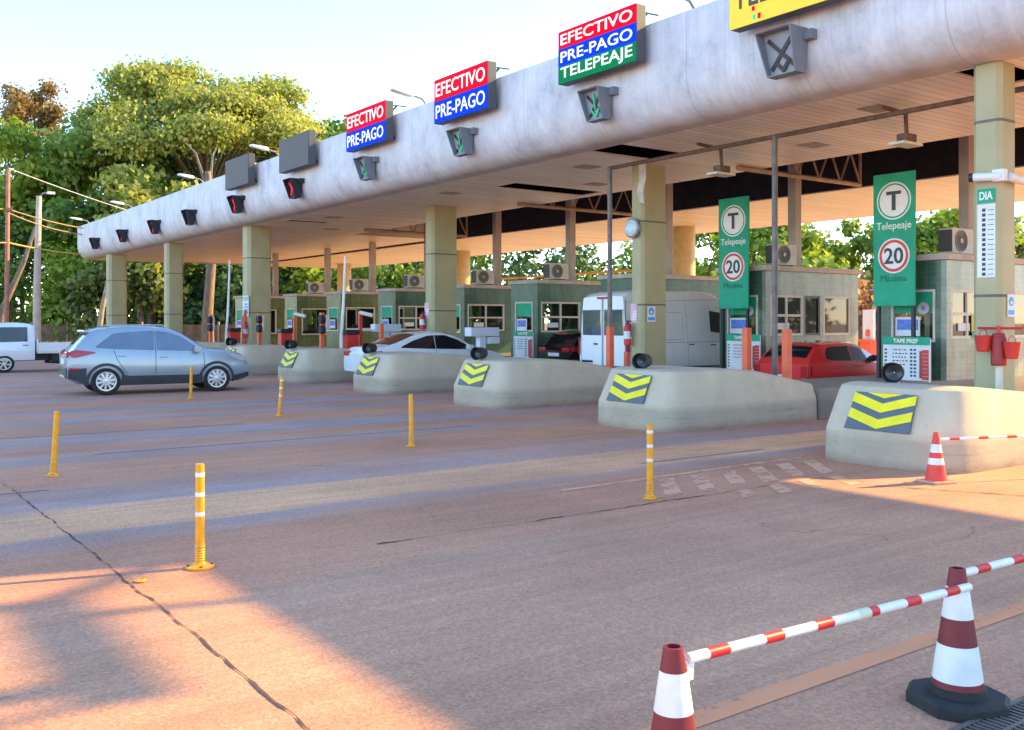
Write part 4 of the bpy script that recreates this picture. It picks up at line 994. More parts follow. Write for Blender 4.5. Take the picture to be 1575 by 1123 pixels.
# ------------------------------------------------------------------ vehicles
def lerp(kn, x):
    if x <= kn[0][0]: return kn[0][1]
    for (a, va), (b, vb) in zip(kn, kn[1:]):
        if x <= b: t_ = (x-a)/(b-a) if b > a else 0; return va+(vb-va)*t_
    return kn[-1][1]
def smooth_kn(kn, n=64):
    """Catmull-like smoothing of a profile: resample with small averaging"""
    x0, x1 = kn[0][0], kn[-1][0]; xs = [x0+(x1-x0)*i/n for i in range(n+1)]
    h = (x1-x0)*.012
    return [(x, sum(lerp(kn, min(x1, max(x0, x+d*h))) for d in (-2, -1, 0, 1, 2))/5) for x in xs]
class Car:
    def __init__(s, top, belt, under, W, tum, ends=.10, crown=.03):
        s.top = smooth_kn(top); s.belt = belt; s.under = under; s.W = W; s.tum = tum; s.x0, s.x1 = top[0][0], top[-1][0]; s.ends = ends; s.crown = crown
    def zt(s, x): return lerp(s.top, x)
    def fe(s, x): t_ = abs(2*(x-s.x0)/(s.x1-s.x0)-1); return 1-s.ends*t_**5-.02*t_**2
    def w(s, x, z):
        b = min(lerp(s.belt, x), s.zt(x)-.02); u = lerp(s.under, x); k = max(0, min(1, (z-u)/max(.1, b-u)))
        g_ = 1-.055*(2*abs(k-.55))**2.2 if k < .55 else 1-.045*((k-.55)/.45)**2
        wb = s.W/2*s.fe(x)*g_
        return wb - max(0, z-b)*s.tum
    def ring(s, x):
        u, zt = lerp(s.under, x), s.zt(x); b = min(lerp(s.belt, x), zt-.05); P = [(0, u), (s.w(x, u)*.9, u)]
        for k in (.06, .2, .4, .55, .7, .85, 1.): z = u+(b-u)*k; P.append((s.w(x, z), z))
        ze = max(b+.015, zt-.055)
        for k in (.33, .66, 1.): z = b+(ze-b)*k; P.append((s.w(x, z), z))
        wt = s.w(x, ze)
        P += [(wt-.018, zt-.025), (wt-.06, zt-.004), (wt*.6, zt+s.crown*.55), (0, zt+s.crown)]
        return [(x, -y, z) for y, z in P] + [(x, y, z) for y, z in P[-2:0:-1]]
    def body(s, name, mats, par, arches, n=56):
        xs = [s.x0+(s.x1-s.x0)*i/n for i in range(n+1)]; xs[0] = s.x0; m = MB()
        m.loft([s.ring(x) for x in xs]); o = m.build(name, mats, par, None)
        cm = MB()
        for x, r in arches:
            for sd in (-1, 1): cm.cyl((x, sd*(s.W/2-.32), r*.93), (x, sd*(s.W/2+.2), r*.93), r*1.17, n=28)
        co = cm.build("cut", M_black); md = o.modifiers.new("b", 'BOOLEAN'); md.object = co; md.operation = 'DIFFERENCE'; md.solver = 'EXACT'
        dg = bpy.context.evaluated_depsgraph_get(); me = bpy.data.meshes.new_from_object(o.evaluated_get(dg)); o.modifiers.clear(); old = o.data; o.data = me
        bpy.data.meshes.remove(old); bpy.data.objects.remove(co)
        bm = bmesh.new(); bm.from_mesh(me); bmesh.ops.recalc_face_normals(bm, faces=bm.faces); shade(bm, 28); bm.to_mesh(me); bm.free(); me.name = name
        return o
    def side(s, name, kn, m, par, sd=-1, off=.006, nx=14, nz=5, sides=None):
        """panel that follows the flank: kn = (x, z low, z high)"""
        mb = MB()
        for d in (sides or (-1, 1)):
            rows = []
            for i in range(nx+1):
                x = kn[0][0]+(kn[-1][0]-kn[0][0])*i/nx; a = lerp([(k[0], k[1]) for k in kn], x); b = lerp([(k[0], k[2]) for k in kn], x)
                rows.append([(x, d*(s.w(x, a+(b-a)*j/nz)+off), a+(b-a)*j/nz) for j in range(nz+1)])
            mb.grid(rows)
        return mb.each(name, m, par, smooth=50)[0]
    def line(s, mb, pts, wd=.008, off=.004, d=-1):
        P = []
        for (xa, za), (xb, zb) in zip(pts, pts[1:]):
            k = 8
            for i in range(k+(1 if (xb, zb) == pts[-1] else 0)): P.append((xa+(xb-xa)*i/k, za+(zb-za)*i/k))
        rows = []
        for i, (x, z) in enumerate(P):
            q = P[min(i+1, len(P)-1)]; p = P[max(i-1, 0)]; dx, dz = q[0]-p[0], q[1]-p[1]; l_ = math.hypot(dx, dz) or 1; nx_, nz_ = -dz/l_*wd, dx/l_*wd
            rows.append([(x+nx_, d*(s.w(x+nx_, z+nz_)+off), z+nz_), (x-nx_, d*(s.w(x-nx_, z-nz_)+off), z-nz_)])
        mb.grid(rows)
    def deck(s, name, xa, xb, frac, m, par, off=.006, fb=None, n=8):
        """pane lying on the top surface between two stations (windscreen, rear window)"""
        rows = []
        for i in range(n+1):
            x = xa+(xb-xa)*i/n; zt = s.zt(x); fr = frac+(0 if fb is None else (fb-frac)*i/n); wt = s.w(x, max(zt-.055, lerp(s.belt, x)))*fr; r_ = []
            dz = (s.zt(x+.01)-s.zt(x-.01))/.02; l_ = math.hypot(1, dz); nx_, nz_ = -dz/l_*off, off/l_
            for j in range(9):
                q = -1+j/4; cr = s.crown*(1-abs(q)*.55) if abs(q) < .7 else s.crown*.6*(1-abs(q))/.3*.75; r_.append((x+nx_, q*wt, zt+cr+nz_))
            rows.append(r_)
        mb = MB(); mb.grid(rows); return mb.build(name, m, par, 60)
    def arch(s, x, r, r1, r2, m, par, off=.012, z0=None):
        for d in (-1, 1):
            rows = []
            for i in range(25):
                a = math.pi*(-.06+1.12*i/24); rows.append([(x+math.cos(a)*q, d*(s.w(x+math.cos(a)*q, r+math.sin(a)*q)+off), max(.16, r*.95+math.sin(a)*q)) for q in (r1, (r1+r2)/2, r2)])
            mb = MB(); mb.grid(rows); mb.build("wheel_arch_trim", m, par, 60)
M_tyre = mat("tyre_rubber", (.015, .015, .016), .8); M_rim = mat("silver_alloy", (.55, .57, .60), .3, .6, var=.05); M_hub = mat("dark_hub", (.05, .05, .055), .5, .3)
M_taill = mat("red_tail_light", (.42, .008, .014), .2, coat=.5); M_headl = mat("clear_headlamp", (.55, .58, .60), .1, .3, coat=1.)
M_chrome = mat("chrome_trim", (.6, .62, .64), .15, .9, var=.03); M_clad = mat("charcoal_cladding", (.035, .04, .048), .6)
def wheel(par, x, y, r, sd, spokes=10, wd=.2, rimm=None):
    o = thing("tmp", "", "") if False else None
    wl = MB(); h = wd/2
    wl.lathe([(r*.66, -h), (r*.93, -h), (r*.99, -h*.7), (r, 0), (r*.99, h*.7), (r*.93, h), (r*.66, h)], 36, axis='y', at=(x, y, r))
    t = wl.build("wheel", M_tyre, par, 40)
    yo = y+sd*h
    b = MB(); b.lathe([(0, sd*(h-.05)), (r*.66, sd*(h-.045)), (r*.67, sd*(h-.01))], 32, axis='y', at=(x, y, r)); b.build("brake_shadow", M_hub, t)
    b = MB(); b.lathe([(r*.60, sd*(h-.03)), (r*.60, sd*(h+.002)), (r*.69, sd*(h+.004)), (r*.69, sd*(h-.03))], 36, axis='y', at=(x, y, r))
    for k in range(spokes):
        a = 2*math.pi*k/spokes+.2; c, s_ = math.cos(a), math.sin(a); c2, s2 = -s_, c
        p = lambda rr, ww, yy: (x+c*rr+c2*ww, yo+sd*yy, r+s_*rr+s2*ww)
        ww = r*.055
        b.loft([[p(r*.1, -ww*1.1, .004), p(r*.1, ww*1.1, .004), p(r*.1, ww*1.1, -.03), p(r*.1, -ww*1.1, -.03)], [p(r*.62, -ww*1.5, .0), p(r*.62, ww*1.5, .0), p(r*.62, ww*1.5, -.03), p(r*.62, -ww*1.5, -.03)]])
    b.lathe([(0, sd*(h+.012)), (r*.16, sd*(h+.008)), (r*.18, sd*(h-.02))], 20, axis='y', at=(x, y, r))
    b.build("rim", rimm or M_rim, t, 40)
def mirror(c, par, x, z, m, sd):
    y = sd*(c.w(x, z)+.09); mb = MB(); R_ = [(x-.10, .05), (x-.08, .09), (x+.02, .085), (x+.08, .03)]
    mb.loft([[(x_, y-sd*.09, z-.4*h_), (x_, y+sd*.09, z-.6*h_), (x_, y+sd*.09, z+1.1*h_), (x_, y-sd*.09, z+1.2*h_)] for x_, h_ in R_]); mb.cyl((x, y-sd*.03, z-.02), (x+.02, sd*(c.w(x, z)-.02), z-.05), .02)
    return mb.build("mirror", m, par, 50)
def handles(c, par, pts, m):
    for x, z in pts:
        mb = MB()
        for d in (-1, 1): y = d*c.w(x, z); mb.box(x-.09, x+.09, min(y, y+d*.025), max(y, y+d*.025), z-.014, z+.014)
        mb.each("door_handle", m, par, bevel=.006)
def rear_box(c, par, name, y0, y1, z0, z1, m, x=None, dx=.03, sides=(-1, 1), wrap=.0):
    for d in sides:
        mb = MB(); xx = c.x0 if x is None else x; mb.box(xx-dx, xx+.06+wrap, min(d*y0, d*y1), max(d*y0, d*y1), z0, z1); mb.build(name, m, par, bevel=.015)
def paint(name, col, metal=.5, rough=.28): return mat(name, col, rough, metal, var=.03, coat=.8)

# silver blue compact SUV
def suv(t, pm, glass, zs=1.0, L=4.27, W=1.78, clad=True):
    k = L/4.27; X = lambda x: x*k
    top = [(X(-2.135), .86), (X(-2.10), .98), (X(-2.0), 1.08), (X(-1.93), 1.16), (X(-1.66), 1.50), (X(-1.55), 1.57), (X(-1.0), 1.625), (X(-.3), 1.63), (X(.2), 1.58), (X(.5), 1.45), (X(1.02), 1.10), (X(1.12), 1.075), (X(1.6), 1.025), (X(1.9), .96), (X(2.05), .88), (X(2.12), .74), (X(2.135), .58)]
    c = Car(top, [(X(-2.1), 1.10), (X(-1.2), 1.07), (X(0), 1.01), (X(1.1), 1.0), (X(2.1), .82)], [(X(-2.135), .42), (X(-1.9), .28), (X(-1.3), .22), (X(1.3), .22), (X(1.95), .26), (X(2.135), .36)], W, .30)
    wr, xa, xb = .335, X(-1.29), X(1.30)
    b = c.body("body", pm, t, [(xa, wr), (xb, wr)])
    c.side("rear_side_window", [(X(-1.52), 1.14, 1.16), (X(-1.12), 1.10, 1.475), (X(-.30), 1.065, 1.535), (X(-.19), 1.06, 1.535)], glass, t)
    c.side("front_side_window", [(X(-.14), 1.06, 1.535), (X(.12), 1.05, 1.50), (X(.42), 1.04, 1.40), (X(.86), 1.03, 1.10)], glass, t)
    c.deck("windscreen", X(.34), X(1.02), .86, M_cglassb, t, fb=.9); c.deck("rear_window", X(-1.92), X(-1.62), .84, M_cglass, t, fb=.8)
    mb = MB()
    for d in (-1, 1):
        c.line(mb, [(X(-.165), 1.52), (X(-.165), .45)], .006, .0045, d); c.line(mb, [(X(.98), .98), (X(1.0), .55)], .006, .0045, d); c.line(mb, [(X(-1.12), 1.08), (X(-1.05), .85), (X(-.82), .5)], .006, .0045, d)
        c.line(mb, [(X(-1.6), 1.10), (X(.95), .985)], .005, .005, d) if False else None
    mb.each("door_gap", M_black, t)
    if clad:
        c.side("sill_cladding", [(X(-.95), .23, .47), (X(.95), .23, .45)], M_clad, t, off=.012); c.side("sill_trim", [(X(-.8), .455, .50), (X(.82), .445, .48)], M_chrome if False else pm, t, off=.02, nz=1)
        c.side("front_bumper_cladding", [(X(1.72), .26, .40), (X(2.12), .36, .48)], M_clad, t, off=.01); c.side("rear_bumper_cladding", [(X(-2.11), .42, .62), (X(-1.72), .27, .66)], M_clad, t, off=.01)
        for xx in (xa, xb): c.arch(xx, wr, wr*1.14, wr*1.34, M_clad, t)
        mb = MB(); mb.box(c.x0-.03, c.x0+.1, -.74, .74, .43, .66); mb.build("rear_bumper_cladding", M_clad, t, bevel=.03)
        mb = MB(); mb.box(c.x0-.036, c.x0+.05, -.45, .45, .42, .47); mb.build("skid_plate", M_rim, t, bevel=.01)
    mb = MB()
    for d in (-1, 1): mb.tube([(X(-1.25), d*(c.w(0, 1.55)-.07), 1.60), (X(-1.15), d*(c.w(0, 1.55)-.07), 1.655), (X(.0), d*(c.w(0, 1.55)-.07), 1.67), (X(.12), d*(c.w(0, 1.55)-.09), 1.60)], .016, 6)
    mb.each("roof_rail", M_rim, t, smooth=50)
    for d in (-1, 1):
        c.side("tail_light", [(X(-2.06), .92, 1.06), (X(-1.95), .90, 1.09), (X(-1.62), .985, 1.05), (X(-1.52), 1.015, 1.03)], M_taill, t, off=.012, sides=(d,))
        mb = MB(); mb.box(c.x0-.012, c.x0+.12, min(d*.42, d*.76), max(d*.42, d*.76), .90, 1.04); mb.build("tail_light", M_taill, t, bevel=.02)
        c.side("bumper_reflector", [(X(-2.09), .60, .66), (X(-1.85), .62, .65)], M_taill, t, off=.016, sides=(d,), nx=4, nz=1)
        c.side("headlight", [(X(1.66), .88, .95), (X(1.85), .80, .93), (X(2.09), .73, .83)], M_headl, t, off=.012, sides=(d,))
        mirror(c, t, X(.82), 1.06, pm, d)
    mb = MB(); mb.box(X(-1.76), X(-1.5), -.58, .58, 1.495, 1.55); mb.build("roof_spoiler", pm, t, bevel=.015)
    mb = MB(); mb.box(X(-1.76)-.012, X(-1.76)+.03, -.25, .25, 1.505, 1.535); mb.build("brake_light", M_taill, t)
    mb = MB(); mb.box(c.x0-.02, c.x0+.02, -.27, .27, .74, .86); mb.build("number_plate", M_paper, t)
    handles(c, t, [(X(-.95), .93), (X(.02), .89)], pm)
    for x in (xa, xb):
        for d in (-1, 1): wheel(t, x, d*(W/2-.11), wr, d)
    return c
t = thing("suv", "silver blue compact SUV turning towards the toll lanes at the left", "car", (7.05, 25.05, 0), R(-5))
suv(t, paint("silver_blue_paint", (.30, .365, .43), .45, .3), M_cglassb)
t = thing("hatchback", "black hatchback waiting beside the booth window, left of the white van", "car", (21.1, 24.0, 0), R(0))
suv(t, paint("black_paint", (.01, .01, .013), .2, .2), M_cglass, L=4.2, W=1.8); t.scale = (1, 1, .9)
# white sedan
t = thing("sedan", "white sedan with dark windows behind the toll island", "car", (14.45, 24.05, 0), 0)
top = [(-2.31, .74), (-2.28, .98), (-2.1, 1.05), (-1.75, 1.08), (-1.35, 1.20), (-.75, 1.41), (-.3, 1.46), (.1, 1.45), (.5, 1.34), (1.05, 1.03), (1.2, .99), (1.8, .89), (2.15, .78), (2.31, .55)]
c = Car(top, [(-2.3, .99), (-1.2, 1.0), (0, .95), (1.1, .92), (2.3, .7)], [(-2.31, .38), (-2, .22), (2, .2), (2.31, .32)], 1.78, .36)
pw = paint("white_car_paint", (.72, .74, .77), .0, .25)
c.body("body", pw, t, [(-1.33, .32), (1.37, .32)])
c.side("rear_side_window", [(-1.38, 1.04, 1.06), (-1.0, 1.02, 1.22), (-.5, 1.0, 1.36), (-.28, .995, 1.375)], M_cglass, t)
c.side("front_side_window", [(-.26, .995, 1.375), (.1, .985, 1.37), (.5, .975, 1.24), (.95, .965, 1.0)], M_cglass, t)
c.deck("rear_window", -1.66, -.8, .84, M_cglass, t, fb=.8); c.deck("windscreen", .2, 1.05, .86, M_cglassb, t)
mb = MB()
for d in (-1, 1): c.line(mb, [(-.27, 1.0), (-.27, .4)], .006, .0045, d)
mb.each("door_gap", M_black, t)
for d in (-1, 1):
    mirror(c, t, .84, 1.0, pw, d); c.side("tail_light", [(-2.26, .80, .95), (-1.95, .88, .96)], M_taill, t, off=.012, sides=(d,), nx=4)
rear_box(c, t, "tail_light", .45, .80, .80, .95, M_taill, dx=.005); handles(c, t, [(-.95, .86), (.02, .84)], pw)
for x in (-1.33, 1.37):
    for d in (-1, 1): wheel(t, x, d*.78, .32, d)
# red hatchback
t = thing("hatchback", "red hatchback beside the tiled booth, partly behind orange posts", "car", (19.75, 14.28, 0), 0); t.scale = (1, 1, .92)
top = [(-1.88, .78), (-1.86, .92), (-1.76, .99), (-1.42, 1.29), (-1.25, 1.36), (-.6, 1.40), (-.1, 1.39), (.2, 1.30), (.82, .96), (.95, .92), (1.4, .86), (1.75, .76), (1.88, .55)]
c = Car(top, [(-1.87, .93), (-.5, .91), (.8, .86), (1.88, .68)], [(-1.88, .36), (-1.6, .2), (1.6, .2), (1.88, .3)], 1.62, .34)
pr_ = paint("red_car_paint", (.72, .028, .034), .1, .25)
c.body("body", pr_, t, [(-1.12, .29), (1.22, .29)])
c.side("rear_side_window", [(-1.18, .99, 1.10), (-1.08, .95, 1.27), (-.30, .93, 1.30)], M_cglass, t)
c.side("front_side_window", [(-.22, .93, 1.30), (.12, .92, 1.245), (.62, .905, .985), (.7, .905, .93)], M_cglassb, t)
c.deck("rear_window", -1.74, -1.42, .86, M_cglass, t, fb=.84); c.deck("windscreen", .22, .82, .86, M_cglassb, t)
mb = MB()
for d in (-1, 1): c.line(mb, [(-.26, 1.3), (-.26, .32)], .006, .0045, d); c.line(mb, [(.72, .86), (.74, .32)], .006, .0045, d)
mb.each("door_gap", M_black, t)
c.side("rub_strip", [(-.75, .50, .53), (.85, .50, .53)], mat("pale_red_trim", (.62, .12, .12), .4), t, off=.012, nz=1)
for d in (-1, 1):
    mirror(c, t, .6, .95, M_black, d); c.side("tail_light", [(-1.85, .56, .84), (-1.72, .60, .84)], M_taill, t, off=.014, sides=(d,), nx=3)
rear_box(c, t, "tail_light", .56, .76, .56, .84, M_taill, dx=.012)
mb = MB(); mb.box(-1.91, -1.84, -.24, .24, .5, .6); mb.build("number_plate", M_paper, t)
mb = MB(); mb.box(-1.93, -1.8, -.72, .72, .3, .46); mb.build("rear_bumper", pr_, t, bevel=.03)
handles(c, t, [(-.02, .80)], pr_)
for x in (-1.12, 1.22):
    for d in (-1, 1): wheel(t, x, d*.70, .29, d, 6, .17)
# white van
t = thing("van", "tall white cargo van with dark rear windows at the toll lane", "van", (19.25, 19.1, 0), 0); t.scale = (1, 1, 1.025)
top = [(-2.5, 2.28), (-2.47, 2.38), (-2.38, 2.44), (-1.5, 2.50), (.4, 2.50), (.85, 2.44), (1.15, 2.25), (1.75, 1.42), (1.85, 1.34), (2.2, 1.15), (2.42, .95), (2.5, .6)]
c = Car(top, [(-2.5, 1.25), (1.2, 1.25), (1.8, 1.2), (2.5, .8)], [(-2.5, .42), (2.2, .35), (2.5, .4)], 2.0, .10, ends=.05)
pv = paint("white_van_paint", (.82, .85, .88), .0, .35)
c.body("body", pv, t, [(-1.45, .35), (1.6, .35)])
for d in (-1, 1):
    mb = MB(); mb.box(-2.515, -2.47, min(d*.06, d*.80), max(d*.06, d*.80), 1.36, 2.02); mb.build("rear_window", M_cglassb, t, bevel=.02)
    mb = MB(); mb.box(-2.53, -2.4, min(d*.90, d*.955), max(d*.90, d*.955), .85, 1.3); mb.build("tail_light", M_taill, t, bevel=.01)
    mb = MB(); mb.box(-2.53, -2.45, min(d*.2, d*.34), max(d*.2, d*.34), 1.12, 1.16); mb.build("door_handle", M_black, t)
    mb = MB(); y = d*1.14; mb.box(1.25, 1.42, y-.1, y+.1, 1.32, 1.72); mb.cyl((1.35, d*.92, 1.4), (1.35, y, 1.45), .03); mb.build("mirror", M_black, t, bevel=.03)
mb = MB(); mb.box(-2.515, -2.48, -.025, .025, .5, 2.3); 
for d in (-1, 1): mb.box(-2.512, -2.48, min(d*.86, d*.87), max(d*.86, d*.87), .5, 2.25)
mb.build("rear_door_gaps", mat("pale_gap", (.30, .32, .35), .6), t)
mb = MB(); mb.box(-2.52, -2.48, -.82, -.42, .66, .72) if False else mb.box(-2.52, -2.48, .40, .82, .66, .715); mb.build("badge", M_black, t)
mb = MB(); mb.box(-2.53, -2.44, -.2, .2, 2.29, 2.34); mb.build("brake_light", M_taill, t)
mb = MB(); mb.box(-2.56, -2.44, -.92, .92, .42, .60); mb.build("rear_bumper", M_clad, t, bevel=.02)
mb = MB()
for d in (-1, 1):
    c.line(mb, [(-1.62, 2.25), (-1.62, .55)], .006, .004, d); c.line(mb, [(-.35, 2.25), (-.35, .55)], .006, .004, d); c.line(mb, [(1.0, 2.2), (1.05, .55)], .006, .004, d); c.line(mb, [(-2.45, 2.2), (.9, 2.3)], .005, .004, d)
    c.line(mb, [(-1.45, 1.95), (-1.45, 1.25), (-.5, 1.25), (-.5, 1.95), (-1.45, 1.95)], .005, .004, d); c.line(mb, [(-2.45, 1.18), (1.1, 1.18)], .006, .004, d)
mb.build("panel_gaps", mat("pale_gap", (.3, .3, .3)), t)
c.side("front_side_window", [(.55, 1.45, 2.0), (1.0, 1.4, 1.95), (1.5, 1.38, 1.5)], M_cglass, t); c.deck("windscreen", 1.18, 1.74, .86, M_cglassb, t)
c.side("sill_trim", [(-2.3, .43, .58), (1.2, .40, .55)], M_clad, t, off=.01)
handles(c, t, [(-.22, 1.12), (.62, 1.1)], M_black)
for x in (-1.45, 1.6):
    for d in (-1, 1): wheel(t, x, d*.86, .35, d, 6, .2)
# small white flatbed truck heading left
t = thing("flatbed_truck", "small white flatbed truck cut by the left edge of the photo", "truck", (6.0, 38.0, 0), R(180)); t.scale = (1, 1, .92)
c = Car([(-.35, 1.72), (-.3, 1.80), (.2, 1.86), (.85, 1.84), (1.15, 1.70), (1.5, 1.15), (1.75, 1.0), (1.85, .7)], [(-.35, 1.12), (1.0, 1.08), (1.85, .85)], [(-.35, .42), (1.85, .38)], 1.70, .14, ends=.04)
c.body("cab", pw, t, [(.62, .34)])
c.side("side_window", [(-.12, 1.16, 1.70), (.75, 1.14, 1.70), (1.25, 1.13, 1.30)], M_cglass, t); c.deck("windscreen", 1.16, 1.5, .88, M_cglass, t)
handles(c, t, [(-.05, 1.02)], M_black)
mb = MB(); mb.box(-3.3, -.42, -.86, .86, .70, .78); mb.build("flatbed", M_offwhite, t)
mb = MB(); mb.box(-3.3, -.42, .82, .86, .78, 1.08); mb.box(-3.3, -.42, -.86, -.82, .78, 1.08); mb.box(-3.34, -3.3, -.86, .86, .70, 1.08); mb.box(-.45, -.40, -.86, .86, .78, 1.25); mb.each("side_board", pw, t, bevel=.01)
mb = MB(); mb.box(-3.2, .9, -.4, -.3, .42, .68); mb.box(-3.2, .9, .3, .4, .42, .68); mb.box(-1.7, -.9, .35, .7, .36, .68); mb.cyl((-1.6, 0, .34), (-.8, 0, .4), .1); mb.build("chassis", M_black, t)
mb = MB(); mb.box(-1.5, -1.2, .865, .875, .72, .78); mb.box(-2.6, -2.3, .865, .875, .72, .78); mb.each("side_reflector", M_taill, t)
for x in (.62, -2.35):
    for d in (-1, 1): wheel(t, x, d*.74, .33, d, 6, .2, M_offwhite)

# ------------------------------------------------------------------ the person in the booth window
def skin(name, joints, edges, m, parent, sub=2):
    me = bpy.data.meshes.new(name); me.from_pydata([j[:3] for j in joints], edges, []); o = bpy.data.objects.new(name, me); COL.objects.link(o)
    sk = o.modifiers.new("s", 'SKIN'); sk.use_smooth_shade = True; o.modifiers.new("u", 'SUBSURF').levels = sub
    for v_, j in zip(me.skin_vertices[0].data, joints): v_.radius = (j[3], j[4] if len(j) > 4 else j[3])
    me.skin_vertices[0].data[0].use_root = True
    dg = bpy.context.evaluated_depsgraph_get(); m2 = bpy.data.meshes.new_from_object(o.evaluated_get(dg)); bpy.data.objects.remove(o); m2.name = name
    m2.materials.clear(); m2.materials.append(m); o = bpy.data.objects.new(name, m2); COL.objects.link(o); o.parent = parent; return o
t = thing("person", "person in a green shirt seated in the booth window beside the black car", "person", (21.08, 25.80, 1.02), R(-84))   # faces -Y, towards the lane
M_skin = mat("skin", (.42, .24, .16), .55, var=.05)
# x forward, z up; sits on a high stool: hips at z=0
J = [(0, 0, .0, .15, .13), (0, 0, .18, .14, .12), (.01, 0, .38, .15, .11), (.01, 0, .48, .10, .09), (.015, 0, .55, .05, .05), (.02, 0, .62, .07, .075), (.03, 0, .69, .085, .075), (.025, 0, .77, .06, .055)]
E = [(i, i+1) for i in range(7)]
for sd in (-1, 1):
    o_ = len(J); J += [(.0, sd*.19, .44, .055), (.06, sd*.25, .24, .042), (.24, sd*.2, .16, .036), (.33, sd*.16, .17, .026), (.38, sd*.15, .17, .03)]; E += [(2, o_), (o_, o_+1), (o_+1, o_+2), (o_+2, o_+3), (o_+3, o_+4)]
    o_ = len(J); J += [(.2, sd*.1, -.02, .085), (.42, sd*.1, -.03, .06), (.43, sd*.1, -.38, .04), (.52, sd*.1, -.42, .035)]; E += [(0, o_), (o_, o_+1), (o_+1, o_+2), (o_+2, o_+3)]
body = skin("body", J, E, M_skin, t)
for sd in (-1, 1):                                          # five fingers each, lightly curled on the desk edge
    fg = MB()
    for k in range(4): y = sd*(.125+.018*k); L_ = (.06, .072, .068, .055)[k]; fg.tube([(.39, y, .175), (.39+L_*.6, y, .17), (.39+L_, y, .15)], [.009, .008, .006], 6)
    fg.tube([(.36, sd*.125, .17), (.385, sd*.10, .165), (.41, sd*.095, .15)], [.01, .009, .007], 6); fg.build("fingers", M_skin, t, 60)
J2 = [(0, 0, .02, .165, .145), (0, 0, .18, .155, .135), (.01, 0, .38, .165, .125), (.01, 0, .475, .11, .1)]
E2 = [(0, 1), (1, 2), (2, 3)]
for sd in (-1, 1): o_ = len(J2); J2 += [(.0, sd*.19, .44, .07), (.04, sd*.23, .30, .056)]; E2 += [(2, o_), (o_, o_+1)]
skin("shirt", J2, E2, mat("green_shirt", (.03, .42, .2), .8), t)
hr = MB(); hr.lathe([(0, .86), (.05, .85), (.088, .80), (.1, .73), (.096, .68), (.085, .64)], 16, at=(-.012, 0, 0)); hr.v = [(x-.02 if z < .74 and x > 0 else x, y, z+.045*(1 if x > .04 and z < .76 else 0)) for x, y, z in hr.v]
hr.build("hair", mat("dark_hair", (.02, .014, .01), .7), t, 60)
fc = MB(); fc.loft([[(.10, -.012, .675), (.10, .012, .675), (.105, 0, .665)], [(.112, -.006, .70), (.112, .006, .70), (.125, 0, .69)], [(.108, -.004, .73), (.108, .004, .73), (.11, 0, .735)]]); fc.build("nose", M_skin, t)
fc = MB()
for sd in (-1, 1): fc.cyl((.102, sd*.03, .72), (.108, sd*.03, .72), .01, n=8)
fc.box(.1, .106, -.022, .022, .645, .651); fc.build("face_features", mat("dark_brown", (.03, .015, .012), .5), t)
st = MB(); st.cyl((21.08, 25.80, .58), (21.08, 25.80, .98), .03); st.cyl((21.08, 25.80, .98), (21.08, 25.80, 1.04), .19, n=18); so3 = st.build("stool", M_black, None, 40); tag(so3, "black stool under the person in the booth beside the black car", "stool")
t.location.z = 1.10

# ------------------------------------------------------------------ vegetation
def blob_points(blobs, n, rng, shell=.55):
    """points spread through ellipsoids, denser near their surfaces"""
    w_ = np.array([b[3]*b[4]*b[5] for b in blobs])**.7; w_ /= w_.sum(); idx = rng.choice(len(blobs), n, p=w_); B = np.array(blobs)[idx]
    d = rng.normal(size=(n, 3)); d /= np.linalg.norm(d, axis=1, keepdims=True); r = (shell+(1-shell)*rng.random(n))[:, None]
    return B[:, :3]+d*r*B[:, 3:6], d
def leaf_mesh(name, pts, dirs, size, rng, m, nper=5, spread=.55):
    """clumps of leaf sized quads round every point"""
    n = len(pts)*nper; c = np.repeat(pts, nper, 0)+rng.normal(size=(n, 3))*spread; d = np.repeat(dirs, nper, 0)+rng.normal(size=(n, 3))*.7+np.array([0, 0, .35])
    d /= np.linalg.norm(d, axis=1, keepdims=True); a = np.cross(d, rng.normal(size=(n, 3))); a /= np.linalg.norm(a, axis=1, keepdims=True); b = np.cross(d, a)
    s_ = (size*(.6+.8*rng.random(n)))[:, None]
    v = np.stack([c-a*s_*.5-b*s_*.1, c-b*s_*.5+a*s_*.1, c+a*s_*.6, c+b*s_*.5], 1).reshape(-1, 3)
    me = bpy.data.meshes.new(name); me.vertices.add(n*4); me.vertices.foreach_set("co", v.astype('f').ravel()); me.loops.add(n*4); me.loops.foreach_set("vertex_index", np.arange(n*4, dtype='i'))
    me.polygons.add(n); me.polygons.foreach_set("loop_start", np.arange(0, n*4, 4, dtype='i')); me.polygons.foreach_set("loop_total", np.full(n, 4, 'i')); me.update(); me.validate(); me.materials.append(m); return me
L_warm = leaf_mat("olive_gold_leaves", (0.122, 0.195, 0.061), (0.329, 0.378, 0.098), (0.634, 0.610, 0.183), .5)
L_green = leaf_mat("forest_leaves", (0.061, 0.140, 0.037), (0.140, 0.256, 0.061), (0.305, 0.439, 0.098))
L_deep = leaf_mat("deep_green_leaves", (.03, .075, .04), (.06, .13, .055), (.12, .21, .07), .3)
L_bright = leaf_mat("bright_yellow_green_leaves", (0.110, 0.195, 0.024), (0.244, 0.354, 0.049), (0.439, 0.512, 0.098), .45)
L_wood = leaf_mat("wood_leaves", (0.061, 0.146, 0.073), (0.152, 0.275, 0.110), (0.342, 0.476, 0.159), .45)
L_brown = leaf_mat("brownish_crown_leaves", (.14, .11, .05), (.28, .19, .08), (.42, .29, .14), .45)
L_pale = leaf_mat("pale_green_leaves", (.09, .12, .03), (.18, .22, .07), (.32, .35, .14), .5)
